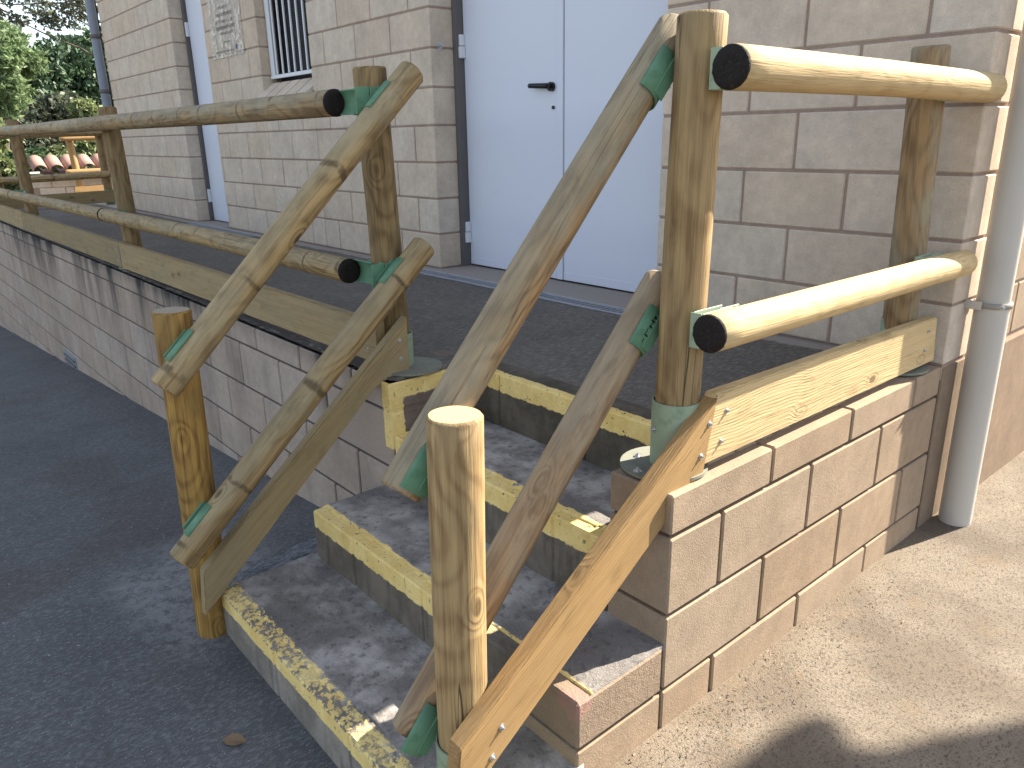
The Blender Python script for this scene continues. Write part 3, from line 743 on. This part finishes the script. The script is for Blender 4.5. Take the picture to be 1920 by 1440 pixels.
# pillar inner face toward the steps: blocks of the low wall already show
# rough mortar heap beside the steps
def heap(x, y):
    u = max(0, (-1.19-x)/.34); f = max(0, 1-u); f = f*f*(3-2*f)
    e_ = min(1, max(0, (y+1.99)/.10))*1.0
    top = .052+.02*max(0, (y+1.7)/.3)
    g0 = gz(x, y)-.006
    return g0+(top-g0)*f*e_+.010*mnoise.noise(Vector((x*14, y*14, 0)))+.006*mnoise.noise(Vector((x*45, y*45, 0)))-.004
s = NT('rough_mortar'); P = s.pos(); b = s.noise(P, 35, 5, .7)[0]; sp = s.noise(P, 200, 3)[0]
s.col(s.mix(s.ramp(b, .35, .65), (.075, .085, .10), (.22, .235, .25))); s.bump(s.ma('ADD', b, sp), .9, .01); ROUGHM = s.m
hp = bpy.data.objects.new('mortar_heap', grid_mesh('mortar_heap', lin(-1.62, -1.178, 60), lin(-2.0, -1.40, 70), heap, ROUGHM)); place(hp, st, Matrix.Identity(4))

# ------------------------------------------------------------ railings
def sleeve(post, x, y, z0, z1, r=.0535, bolts=(), plate=True, pr=.095, mat=None, off=(0, 0)):
    cyl('base_sleeve', post, (x, y, z0), (x, y, z1), r, mat or GREEN_P, 32, wall=.0035)
    if plate:
        cyl('base_plate', post, (x+off[0], y+off[1], z0-.001), (x+off[0], y+off[1], z0+.006), pr, PLATEM, 36)
    for a, zz in bolts:
        a = R(a); bolt(post, (x+r*math.cos(a), y+r*math.sin(a), zz), (math.cos(a), math.sin(a), 0), 'bolt', .006, .006)
def rail_bracket(parent, px, py, z, side, sgn, axis, mat=GREEN_P):
    """bracket between post and rail. side: unit dir post->rail (x or y), sgn along the rail toward the open end"""
    b = empty('bracket', (px, py, z)); b.parent = parent; b.matrix_basis = Matrix.Translation(Vector((px, py, z))-parent_world(parent).translation)
    sv = Vector(side); ax = Vector(axis); P = Vector((px, py, z)); r = .051; far = mat is GREEN_P
    # web hugging the post, lip at the open end, cradle under the rail
    def slab(nm, s0, s1, a0, a1, t):
        u0 = P+sv*s0+ax*sgn*a0; u1 = P+sv*s1+ax*sgn*a1
        lo = Vector((min(u0.x, u1.x), min(u0.y, u1.y), z-.038)); hi = Vector((max(u0.x, u1.x), max(u0.y, u1.y), z+.038))
        e = Vector([t if hi[i]-lo[i] < .001 else 0 for i in range(2)]+[0]); box(nm, b, lo-e, hi+e, mat, .001)
    if far:
        slab('lip', .050, .077, .0575, .0575, .002); slab('tab', .0775, .0775, .055, -.05, .0015); slab('web', .052, .052, .05, -.05, .0015)
    else:
        slab('lip', .012, .054, .0575, .0575, .002); slab('tab', .054, .100, .052, .052, .002); slab('web', .052, .052, .05, -.05, .0015)
    saddle('cradle', b, P+sv*.093-ax*sgn*(.055 if far else .075), ax, -sv, .0415, .07 if far else .15, 110, mat, .003)
    for dz in ((.02, -.02) if mat is GREEN else ()): bolt(b, P+sv*.030+ax*sgn*.0595+Vector((0, 0, dz)), ax*sgn, 'bolt', .0085, .007)
    return b
def diag_bracket(parent, C, axis, out, mat=GREEN, L=.10, bolts=1):
    b = empty('bracket', C); b.parent = parent; b.matrix_basis = Matrix.Translation(Vector(C)-parent_world(parent).translation)
    saddle('cradle', b, C, axis, out, .0418, L, 170, mat, .0035)
    axn = Vector(axis).normalized(); C = Vector(C)
    o_ = Vector(out); o_ = (o_-axn*o_.dot(axn)).normalized()
    bolt(b, C+o_*.044, o_, 'bolt', .007, .006)
    return b
def plank_end_bolts(parent, x, pts, n):
    for (y, z) in pts: bolt(parent, (x, y, z), n, 'bolt', .006, .006)

# ---- right railing
RR = empty('wooden_railing', (-.1, -1.25, .6), 'sunlit round pole railing on the low wall running down beside the steps', 'railing')
p1 = pole('post', RR, (-.1, -1.262, .612), (-.1, -1.240, 1.558), .050, (W_TAN, ENDG), 11, 40, bow=.002)
sleeve(p1, -.1, -1.262, .606, .765, .0545, [(190, .70), (250, .70)], True, .10, None, (-.012, -.02))
bolt(p1, (-.175, -1.30, .612), (0, 0, 1), 'bolt', .008, .006); bolt(p1, (-.12, -1.365, .612), (0, 0, 1), 'bolt', .008, .006)
p2 = pole('post', RR, (-.1, -.130, .612), (-.1, -.180, 1.556), .050, (W_DIA, ENDG), 5, 36, bow=.003)
sleeve(p2, -.1, -.130, .606, .765, .0545, [], True, .10)
p3 = pole('post', RR, (-.1, -1.892, .062), (-.1, -1.878, .884), .050, (W_TAN, ENDG), 23, 44, bow=.002)
sleeve(p3, -.1, -1.892, .060, .208, .0545, [(200, .14)], True, .085)
r1 = pole('rail', RR, (0.0, -1.283, 1.452), (0.0, .035, 1.444),   .041, (W_SUNLIT, ENDG), 31, 36)
r2 = pole('rail', RR, (0.0, -1.298, .940), (0.0, .035, .934), .041, (W_SUNLIT, ENDG), 44, 36)
def dark_end(rail, A, d, r=.0405):
    d = Vector(d).normalized(); A = Vector(A); M = frame_mat(A-d*.002, A+d)
    bm = bmesh.new(); n = 32; rings = []
    for rr, z in ((r*1.004, -.004), (r*1.004, .001), (r*.96, .004), (r*.6, .006), (r*.3, .005)):
        rings.append([bm.verts.new((rr*math.cos(6.2832*j/n)*(1+.012*math.sin(j*3.1)), rr*math.sin(6.2832*j/n), z+.001*math.sin(j*2.3))) for j in range(n)])
    for i in range(len(rings)-1):
        for j in range(n): bm.faces.new((rings[i][j], rings[i][(j+1) % n], rings[i+1][(j+1) % n], rings[i+1][j])).smooth = True
    bm.faces.new(rings[-1])
    o = bpy.data.objects.new('painted_end', mesh_from(bm, 'painted_end', BLACK)); place(o, rail, M); o['label'] = 'black painted rail end'
dark_end(r1, (0, -1.283, 1.452), (0, -1, 0)); dark_end(r2, (0, -1.298, .940), (0, -1, 0))
for z, yb in ((1.452, -1.218), (.940, -1.236)): rail_bracket(RR, -.1, yb, z, (1, 0, 0), -1, (0, 1, 0))
for z in (1.446, .936): rail_bracket(RR, -.1, -.155, z, (1, 0, 0), -1, (0, 1, 0))
kb = prism_yz('kick_board', RR, [(-1.262, .628), (-.035, .624), (-.058, .770), (-1.226, .788)], -.052, -.018, W_SUNLIT, (1, -.01))
plank_end_bolts(kb, -.018, [(-1.185, .74), (-1.200, .67), (-.115, .735), (-.125, .675)], (1, 0, 0))
sb = prism_yz('stair_board', RR, [(-1.2235, .781), (-1.262, .603), (-1.29, .598), (-1.98, .125), (-1.958, .275)], -.054, -.0165, W_BRD, (-.86, -.52))
plank_end_bolts(sb, -.0165, [(-1.250, .725), (-1.275, .655), (-1.86, .27), (-1.885, .215)], (1, 0, 0))
d1a, d1b = Vector((-.19, -1.205, 1.545)), Vector((-.19, -1.944, .726))
d1 = pole('stair_rail', RR, d1b, d1a, .0405, (W_DIA, ENDG2), 52, 36, bow=.003)
d2a, d2b = Vector((-.19, -1.215, 1.020)), Vector((-.19, -1.962, .198))
d2 = pole('stair_rail', RR, d2b, d2a, .0405, (W_DI2, ENDG2), 61, 36, bow=.003)
for (a, b, t) in ((d1a, d1b, .12), (d1a, d1b, .945), (d2a, d2b, .12), (d2a, d2b, .975)):
    ax = (b-a).normalized(); C = a+(b-a)*t
    dn = Vector((0, ax.z, -ax.y)); dn = dn if dn.z < 0 else -dn
    diag_bracket(RR, C, ax, Vector((1, 0, 0))*.95+dn*.75)
    # tongue to the post
    pz = C+Vector((.045, 0, 0))+dn*.012
    M = frame_mat(pz-ax*.045, pz+ax*.045, 0, Vector((1, 0, 0))); o = bpy.data.objects.new('bracket_tongue', box_mesh(.004, .03, .085, GREEN, .001)); 
    o = place(o, RR, frame_mat(pz, pz+ax, 0, dn))
pm = bmesh.new(); axm = (d2b-d2a).normalized(); Cm = d2a+(d2b-d2a)*.12
vm_ = (Vector(camo.location)-Cm); vm_ = (vm_-axm*vm_.dot(axm)).normalized(); tm = axm.cross(vm_)
for (u_, v_, du, dv) in ((-.030, .20, .006, .03), (-.026, .34, .016, .004), (-.020, .24, .004, .034), (-.012, .30, .012, .004), (-.006, .22, .004, .03), (.006, .36, .014, .004), (.016, .26, .004, .026), (.030, .3, .010, .004)):
    an = v_-.93; nn = vm_*math.cos(an)+tm*math.sin(an); tt = tm*math.cos(an)-vm_*math.sin(an); c_ = Cm+axm*u_+nn*.0458
    q_ = [pm.verts.new(c_+axm*a_*du/2+tt*b_*dv/4) for a_, b_ in ((-1, -1), (1, -1), (1, 1), (-1, 1))]; pm.faces.new(q_)
o = bpy.data.objects.new('pen_marks', mesh_from(pm, 'pen_marks', HANDLE)); place(o, RR, Matrix.Identity(4)); o['kind'] = 'stuff'
# ---- left railing
LR = empty('wooden_railing', (-1.24, -1.29, .6), 'long shaded round pole railing along the ramp and down the left side of the steps', 'railing')
q1 = pole('post', LR, (-1.24, -1.285, .612), (-1.24, -1.316, 1.54), .050, (W_PST, ENDG2), 71, 36, bow=.002)
sleeve(q1, -1.24, -1.285, .606, .72, .0545, [], True, .105, None, (.05, .02))
q2 = pole('post', LR, (-1.235, -2.006, -.2), (-1.235, -1.984, .907), .0505, (W_YEL, ENDG2), 82, 36, bow=.003)
def top_at(x): return x
posts = [(-4.245, 1.54), (-7.38, 1.545), (-10.1, 1.545)]
for i, (x, zt) in enumerate(posts):
    o = pole('post', LR, (x+.02, -1.285, .612), (x-.02, -1.29, zt), .050, (W_PST, ENDG2), 90+i, 28, bow=.002)
    sleeve(o, x+.02, -1.285, .606, .72, .0545, [], True, .10)
ry = -1.380
u = [(-1.345, 1.443), (-4.35, 1.448), (-7.45, 1.458), (-10.3, 1.47)]
l = [(-1.345, .925), (-4.37, .920), (-7.55, .905), (-10.3, .89)]
for i in range(3):
    a = Vector((u[i][0], ry, u[i][1])); b = Vector((u[i+1][0]+(.006 if i < 2 else 0), ry, u[i+1][1]))
    ra = pole('rail', LR, a, b, .0405, (W_GRY, ENDG2), 100+i, 28)
    a2 = Vector((l[i][0]-(.012 if i else 0), ry, l[i][1])); b2 = Vector((l[i+1][0]+.006, ry, l[i+1][1]))
    rb = pole('rail', LR, a2, b2, .0405, (W_OLV, ENDG2), 110+i, 28)
    dark_end(rb, a2, (1, 0, 0))
    if i == 0: dark_end(ra, a, (1, 0, 0))
for z in (1.443, .925): rail_bracket(LR, -1.24, -1.30 if z > 1 else -1.29, z, (0, -1, 0), 1, (1, 0, 0), GREEN)
for x, _ in posts:
    for z in (1.45, .915): rail_bracket(LR, x, -1.288, z, (0, -1, 0), 1, (1, 0, 0), GREEN)
def prism_xz(name, parent, x0, z0, z1, x1, w0, w1, y0, y1, mat):
    M = frame_mat((x0, y0, z0), (x1, y0, w0), 0, Vector((0, -1, 0))); Mi = M.inverted(); bm = bmesh.new()
    pts = [(x0, z0), (x1, w0), (x1, w1), (x0, z1)]
    a = [bm.verts.new(Mi @ Vector((x, y0, z))) for x, z in pts]; b = [bm.verts.new(Mi @ Vector((x, y1, z))) for x, z in pts]
    for i in range(4): bm.faces.new((a[i], a[(i+1) % 4], b[(i+1) % 4], b[i]))
    bm.faces.new(a[::-1]); bm.faces.new(b); bmesh.ops.recalc_face_normals(bm, faces=bm.faces[:])
    bmesh.ops.bevel(bm, geom=bm.edges[:], offset=.003, segments=2, affect='EDGES')
    o = bpy.data.objects.new(name, mesh_from(bm, name, mat)); return place(o, parent, M)
kx = [(-1.215, .632, .772), (-4.20, .612, .768), (-7.36, .60, .765), (-10.3, .59, .76)]
for i in range(3):
    a, b = kx[i], kx[i+1]
    o = prism_xz('kick_board', LR, a[0]-(.003 if i else 0), a[1], a[2], b[0]+.003, b[1], b[2], -1.374, -1.340, W_BRL)
    for xx in (a[0]-.06, b[0]+.06):
        for dz in (.04, .105): bolt(o, (xx, -1.374, a[1]+dz), (0, -1, 0), 'screw', .0045, .003)
sb2 = prism_yz('stair_board', LR, [(-1.292, .790), (-1.292, .606), (-1.36, .600), (-1.43, .575), (-2.045, .012), (-2.032, .155)], -1.190, -1.155, W_BRL, (-.8, -.6))
plank_end_bolts(sb2, -1.155, [(-1.325, .715), (-1.325, .655)], (1, 0, 0))
e1a, e1b = Vector((-1.14, -1.228, 1.525)), Vector((-1.14, -2.062, .722))
e1 = pole('stair_rail', LR, e1b, e1a, .0405, (W_OLV, ENDG2), 131, 36, bow=.004)
e2a, e2b = Vector((-1.14, -1.218, 1.012)), Vector((-1.14, -2.090, .222))
e2 = pole('stair_rail', LR, e2b, e2a, .0405, (W_OLV, ENDG2), 142, 36, bow=.004)
for (a, b, t) in ((e1a, e1b, .12), (e1a, e1b, .90), (e2a, e2b, .12), (e2a, e2b, .90)):
    ax = (b-a).normalized(); C = a+(b-a)*t; dn = Vector((0, ax.z, -ax.y)); dn = dn if dn.z < 0 else -dn
    diag_bracket(LR, C, ax, Vector((-1, 0, 0))-dn*.55, GREEN)
    pz = C+Vector((-.046, 0, 0))-dn*.02
    place(bpy.data.objects.new('bracket_tongue', box_mesh(.005, .035, .09, GREEN, .001)), LR, frame_mat(pz, pz+ax, 0, dn))
# ---- railing across the far end of the ramp
FR = empty('wooden_railing', (-10, -.6, .6), 'dark railing crossing the far end of the ramp beside the building corner', 'railing')
for i, y in enumerate((.02, -1.15)):
    o = pole('post', FR, (-10, y, .61), (-10.02, y, 1.52), .05, (W_PST, ENDG2), 150+i, 24)
    sleeve(o, -10, y, .606, .79, .054, [], False, mat=GREEN)
for z in (1.45, .955): pole('rail', FR, (-9.93, .08, z+.02), (-9.93, -1.25, z-.01), .041, (W_OLV, ENDG2), 160+int(z*10), 24)
prism_yz('kick_board', FR, [(.08, .63), (-1.25, .62), (-1.25, .76), (.08, .78)], -9.965, -9.93, W_BRL, (-1, 0))
# ---- sunlit far railing
SR = empty('wooden_railing', (-14, .7, .5), 'bright sunlit pale wooden railing far beyond the ramp end', 'railing')
pole('post', SR, (-14, .56, .4), (-14, .50, 1.56), .055, (W_BRD, ENDG), 171, 20)
pole('post', SR, (-14, 2.3, .4), (-14, 2.3, 1.55), .055, (W_BRD, ENDG), 172, 20)
pole('rail', SR, (-13.9, .36, .895), (-13.9, 2.4, .915), .045, (W_BRD, ENDG), 173, 20)
pole('rail', SR, (-13.9, .36, 1.43), (-13.9, 2.4, 1.44), .045, (W_BRD, ENDG), 174, 20)
prism_yz('kick_board', SR, [(.44, .50), (2.4, .50), (2.4, .70), (.44, .655)], -13.95, -13.90, W_BRD, (1, 0))
# ------------------------------------------------------------ tiled wall beyond
TW = empty('tiled_wall', (-14.6, .6, 0), 'low block wall capped with curved pink clay roof tiles beyond the ramp', 'wall')
for k in range(4):
    for i in range(6):
        a = .05+.4*i-(.2 if k % 2 else 0)
        box('block', TW, (-14.8, a, .07+.19*k), (-14.6, a+.385, .25+.19*k), BLK, .004)
box('mortar', TW, (-14.78, -.1, -.5), (-14.61, 2.4, .82), MORT, 0)
for i in range(10):
    y = .12+.25*i; A = Vector((-14.95, y, 1.06)); B = Vector((-14.42, y-.03, .90))
    ax = (B-A).normalized()
    saddle('roof_tile', TW, (A+B)/2, ax, (0, 0, 1), .105, .55, 175, TILE, .014)
    if i < 9: saddle('roof_tile', TW, (A+B)/2+Vector((0, .125, -.05)), ax, (0, 0, -1), .085, .55, 160, TILE, .014)
# green fence in the distance
GF = empty('garden_fence', (-15, -1.5, 0), 'small green and pale wire fence between the ramp and the trees', 'fence')
for i in range(14):
    y = -3.0+.24*i; cyl('fence_post' if i % 3 == 0 else 'picket', GF, (-15.2, y, -.9), (-15.2, y, .88 if i % 3 else .95), .028 if i % 3 == 0 else .014, WIRE if i % 4 else PVC_B, 8)
for z in (.45, .86): cyl('fence_rail', GF, (-15.2, -3.1, z), (-15.2, .2, z), .025, FRAMEW if z > .5 else WIRE, 8)

# ------------------------------------------------------------ drainpipes
DP = empty('drainpipe', (.062, .16, 0), 'large pale grey drainpipe standing at the sunlit building corner', 'pipe')
cyl('pipe', DP, (.062, .160, -.01), (.062, .160, .80), .0515, PVC, 40, wall=.003)
cyl('pipe', DP, (.062, .160, .78), (.062, .160, 4.4), .0485, PVC, 40, wall=.003)
saddle('clamp', DP, (.062, .160, .792), (0, 0, 1), (1, -.6, 0), .053, .018, 330, CLAMP, .003)
cl = saddle('clamp', DP, (.062, .160, 2.3), (0, 0, 1), (1, -.6, 0), .050, .026, 330, CLAMP, .003)
box('clamp_strap', DP, (.0, .098, .778), (.05, .104, .806), STEEL, .001)
bolt(DP, (.105, .115, .792), (.6, -.8, 0), 'bolt', .007, .01)
DP2 = empty('drainpipe', (-9.16, -.04, .6), 'slim blue-grey drainpipe at the far left corner of the building', 'pipe')
cyl('pipe', DP2, (-9.16, -.04, .6), (-9.16, -.04, 4.5), .052, PVC_B, 20)
for z in (1.9, 2.47): saddle('clamp', DP2, (-9.16, -.04, z), (0, 0, 1), (0, -1, 0), .054, .04, 350, DKMETAL, .006)
cyl('cable', DP2, (-9.065, -.012, .6), (-9.065, -.012, 4.5), .006, DARK, 8)

# ------------------------------------------------------------ trees
def crown_mesh(blobs, n, size, mat, aspect=1.8, droop=.3):
    P = []; w_ = np.array([b[1][0]*b[1][1]*b[1][2] for b in blobs]); w_ = w_**.67/ (w_**.67).sum()
    V = np.zeros((n*4, 3)); idx = rng.choice(len(blobs), n, p=w_)
    c = np.array([b[0] for b in blobs])[idx]; r = np.array([b[1] for b in blobs])[idx]
    d = rng.normal(size=(n, 3)); d /= np.linalg.norm(d, axis=1)[:, None]
    rad = rng.uniform(.35, 1, n)**.5
    # lumpy surface
    lump = 1+.28*np.sin(d[:, 0]*7+idx)*np.cos(d[:, 1]*6+idx*2)+.18*np.sin(d[:, 2]*11+idx*3)
    p = c+d*r*(rad*lump)[:, None]
    a = rng.normal(size=(n, 3)); a[:, 2] -= droop; a /= np.linalg.norm(a, axis=1)[:, None]
    b = np.cross(a, rng.normal(size=(n, 3))); b /= np.linalg.norm(b, axis=1)[:, None]
    s_ = size*rng.uniform(.6, 1.4, n)[:, None]
    L = a*s_*aspect/2; W = b*s_/2
    V[0::4] = p-L; V[1::4] = p+W-L*.1; V[2::4] = p+L; V[3::4] = p-W-L*.1
    me = bpy.data.meshes.new('crown'); me.vertices.add(n*4); me.vertices.foreach_set('co', V.ravel())
    me.loops.add(n*4); me.loops.foreach_set('vertex_index', np.arange(n*4)); me.polygons.add(n)
    me.polygons.foreach_set('loop_start', np.arange(0, n*4, 4)); me.polygons.foreach_set('loop_total', np.full(n, 4))
    me.update(); me.validate(); me.materials.append(mat); return me
def tree(name, base, top, blobs, n, size, mat, label, cat='tree', limbs=6, tr=.18, aspect=1.8, group=None):
    base = Vector(base); top = Vector(top)
    t = empty(name, base, label, cat, group)
    bm = bmesh.new()
    def limb(a, b, r0, r1, k=6):
        z = (b-a).normalized(); x = z.orthogonal().normalized(); y = z.cross(x); prev = None
        for i in range(k+1):
            f = i/k; c_ = a.lerp(b, f)+Vector([.05*(b-a).length*mnoise.noise(Vector((f*3, a.x+j*7, b.y))) for j in range(3)])*math.sin(math.pi*f)
            rr = r0+(r1-r0)*f; ring = [bm.verts.new(c_+x*rr*math.cos(6.283*j/7)+y*rr*math.sin(6.283*j/7)) for j in range(7)]
            if prev:
                for j in range(7): bm.faces.new((prev[j], prev[(j+1) % 7], ring[(j+1) % 7], ring[j]))
            prev = ring
    limb(base-Vector((0, 0, .3)), top, tr, tr*.45)
    for b in blobs[:limbs]:
        s0 = base.lerp(top, random.uniform(.45, .95)); limb(s0, Vector(b[0]), tr*.45, tr*.1)
        for _ in range(3):
            q = Vector(b[0])+Vector([random.uniform(-.7, .7)*b[1][i] for i in range(3)]); limb(s0.lerp(Vector(b[0]), .7), q, tr*.2, tr*.05, 4)
    o = bpy.data.objects.new('trunk', mesh_from(bm, 'trunk', BARK)); place(o, t, Matrix.Identity(4))
    o = bpy.data.objects.new('crown', crown_mesh(blobs, n, size, mat, aspect)); place(o, t, Matrix.Identity(4)); o['kind'] = 'stuff'
    return t
L_PINE = m_leaf('pine_needles', (.10, .17, .075), (.22, .28, .14), .3)
L_DARK = m_leaf('dark_leaf', (.03, .065, .035), (.075, .12, .06), .15)
L_MID = m_leaf('mid_leaf', (.035, .075, .035), (.09, .14, .065), .2)
L_LIGHT = m_leaf('light_leaf', (.09, .135, .05), (.24, .27, .13), .25)
L_GREY = m_leaf('grey_leaf', (.05, .07, .05), (.13, .14, .09), .2)
def rb(cx, cy, cz, rx, ry_, rz, k, sr, seed):
    r_ = random.Random(seed); out = []
    for _ in range(k):
        a = r_.uniform(0, 6.28); u_ = r_.uniform(-1, 1); q = math.sqrt(1-u_*u_)*r_.uniform(.3, 1)
        f = sr*r_.uniform(.7, 1.3); out.append(((cx+rx*q*math.cos(a), cy+ry_*q*math.sin(a), cz+rz*u_), (f, f, f*.75)))
    return out
tree('pine_tree', (-21, .2, -1.4), (-20.7, .9, 4.2), rb(-20.8, .62, 3.05, 1.15, .95, .82, 26, .36, 1), 30000, .045, L_PINE,
     'bright green feathery pine tree at the left edge behind the ramp', limbs=8, aspect=3.2)
tree('dark_tree', (-27, 3.2, -1), (-27.2, 3.3, 2.5), rb(-27, 3.2, 1.45, 1.9, 2.6, 2.2, 30, 1.0, 2), 42000, .11, L_DARK,
     'tall dense dark green tree filling the gap beside the building')
tree('dark_tree', (-31, 6.2, -1), (-31, 6.2, 3), rb(-31, 6.1, 1.95, 1.8, 2.6, 2.5, 24, 1.0, 3), 30000, .11, L_MID,
     'rounded mid green tree just left of the far drainpipe')
tree('dark_tree', (-26, -1.6, -1), (-26, -1.6, 2), rb(-26, -1.2, 1.0, 1.9, 2.2, 1.8, 20, 1.0, 4), 22000, .11, L_DARK,
     'dark shaded tree behind the bright pine at the left edge')
tree('dark_tree', (-23.5, 2.4, -1), (-23.6, 2.2, 2.2), rb(-23.6, 2.0, 1.0, .9, 1.7, 1.2, 16, .6, 5), 16000, .08, L_GREY,
     'grey green thin tree with visible branches in front of the dark trees')
tree('overhanging_tree', (-22, 5.2, -1), (-22.2, 3.6, 5.4), rb(-22.3, 2.2, 4.75, .8, 2.6, .55, 34, .26, 6), 4600, .055, L_GREY,
     'sparse grey leaved branches hanging across the blue sky', limbs=9, tr=.06)
tree('shrub', (-18.4, 2.2, -.8), (-18.4, 2.1, 1.2), rb(-18.4, 2.0, 1.35, .4, .55, .75, 10, .30, 7), 5000, .085, L_LIGHT, 'pale yellow green shrub below the far drainpipe', 'shrub', tr=.05)
tree('shrub', (-15.8, 1.2, -.8), (-15.8, 1.1, .9), rb(-15.9, 1.1, 1.02, .3, 1.0, .30, 14, .22, 8), 6000, .065, L_LIGHT, 'light green shrub behind the curved pink roof tiles', 'shrub', tr=.04)
tree('shrub', (-15.3, -.5, -.8), (-15.3, -.5, 1.3), rb(-15.3, -.55, 1.15, .4, .55, .62, 14, .25, 9), 7000, .075, L_LIGHT, 'light leafy shrub at the left edge behind the second post', 'shrub', tr=.05)
tree('shrub', (-19.5, .6, -.9), (-19.5, .6, .8), rb(-19.5, .6, .65, .5, 1.4, .45, 14, .3, 10), 7000, .08, L_MID, 'low green shrub at the foot of the dark trees', 'shrub', tr=.05)

# ------------------------------------------------------------ added unseen sheet, outlined to cast the shadow on the pavement
SS = empty('shadow_caster', (2.6, 3.9, 0), 'added unseen grey sheet on posts, shaped to cast the pavement shadow', 'shadow caster')
off = Vector((.285/.8*.8*5.0/1.0*1.0, 5.0, 0)); off.x = 5.0*math.tan(SUN_AZ); zz = 5.0/math.cos(SUN_AZ)*math.tan(SUN_EL)
out = [(.19, -3.6), (.185, -1.35), (.19, -1.20), (.205, -1.10), (.235, -1.045), (.27, -1.04), (.30, -1.07), (.335, -1.085), (.38, -1.04), (.45, -.90), (.55, -.73), (.8, -.42), (1.6, .3), (3.4, .3), (3.4, -3.6)]
bm = bmesh.new()
a = [bm.verts.new((x+off.x, y+off.y, zz)) for x, y in out]; b = [bm.verts.new((x+off.x, y+off.y, zz+.02)) for x, y in out]
for i in range(len(a)): bm.faces.new((a[i], a[(i+1) % len(a)], b[(i+1) % len(a)], b[i]))
bm.faces.new(a[::-1]); bm.faces.new(b); bmesh.ops.recalc_face_normals(bm, faces=bm.faces[:])
place(bpy.data.objects.new('canopy_cloth', mesh_from(bm, 'canopy_cloth', PVC_B)), SS, Matrix.Identity(4))
for x, y in ((4.6, 1.6), (4.6, 5.0)): cyl('caster_post', SS, (x, y, -.1), (x, y, zz), .05, STEEL, 12)

# ------------------------------------------------------------ litter
def litter(name, n, region, zf, size, mat, label, seed):
    r_ = np.random.default_rng(seed); V = np.zeros((n*4, 3))
    for i in range(n):
        x, y = region(r_); z = zf(x, y)+.002; s1 = size*r_.uniform(.5, 1.5); s2 = s1*r_.uniform(.12, .4); a = r_.uniform(0, 6.28)
        dx, dy = math.cos(a), math.sin(a); t = r_.uniform(0, .004)
        V[4*i:4*i+4] = [(x-dx*s1, y-dy*s1, z), (x+dy*s2, y-dx*s2, z+t), (x+dx*s1, y+dy*s1, z+t*.5), (x-dy*s2, y+dx*s2, z+.001)]
    me = bpy.data.meshes.new(name); me.from_pydata(V.tolist(), [], [(4*i, 4*i+1, 4*i+2, 4*i+3) for i in range(n)]); me.materials.append(mat)
    o = bpy.data.objects.new(name, me); tag(link(o), label, 'litter', kind='stuff'); return o
litter('straw_bits', 700, lambda r_: (abs(r_.normal(0, .11))+.01, -1.6+abs(r_.normal(0, .8))), lambda x, y: .0+(.012 if y > -.2 else 0), .004, DRY, 'scattered dry straw bits along the foot of the sunlit low wall', 3)
litter('ground_specks', 500, lambda r_: (r_.uniform(-3.5, -1.2), r_.uniform(-3.2, -1.5)), lambda x, y: gz(x, y)+.004, .004, m_paint('pale_chip', (.3, .3, .3), .8, 0), 'tiny pale chips scattered on the dark ground left of the steps', 4)
bm = bmesh.new(); pts = [(-.03, 0, 0), (-.01, .017, .006), (.014, .014, .01), (.034, 0, .003), (.012, -.017, .008), (-.012, -.014, .002)]
vs_ = [bm.verts.new(p) for p in pts]; c0 = bm.verts.new((0, 0, .001))
for i in range(6): bm.faces.new((vs_[i], vs_[(i+1) % 6], c0))
lf = bpy.data.objects.new('dead_leaf', mesh_from(bm, 'dead_leaf', DRY)); lf.location = (-.74, -2.14, gz(-.72, -2.2)+.006); lf.rotation_euler = (.2, .1, .8)
tag(link(lf), 'single brown dead leaf on the dark ground below the lowest step', 'leaf')
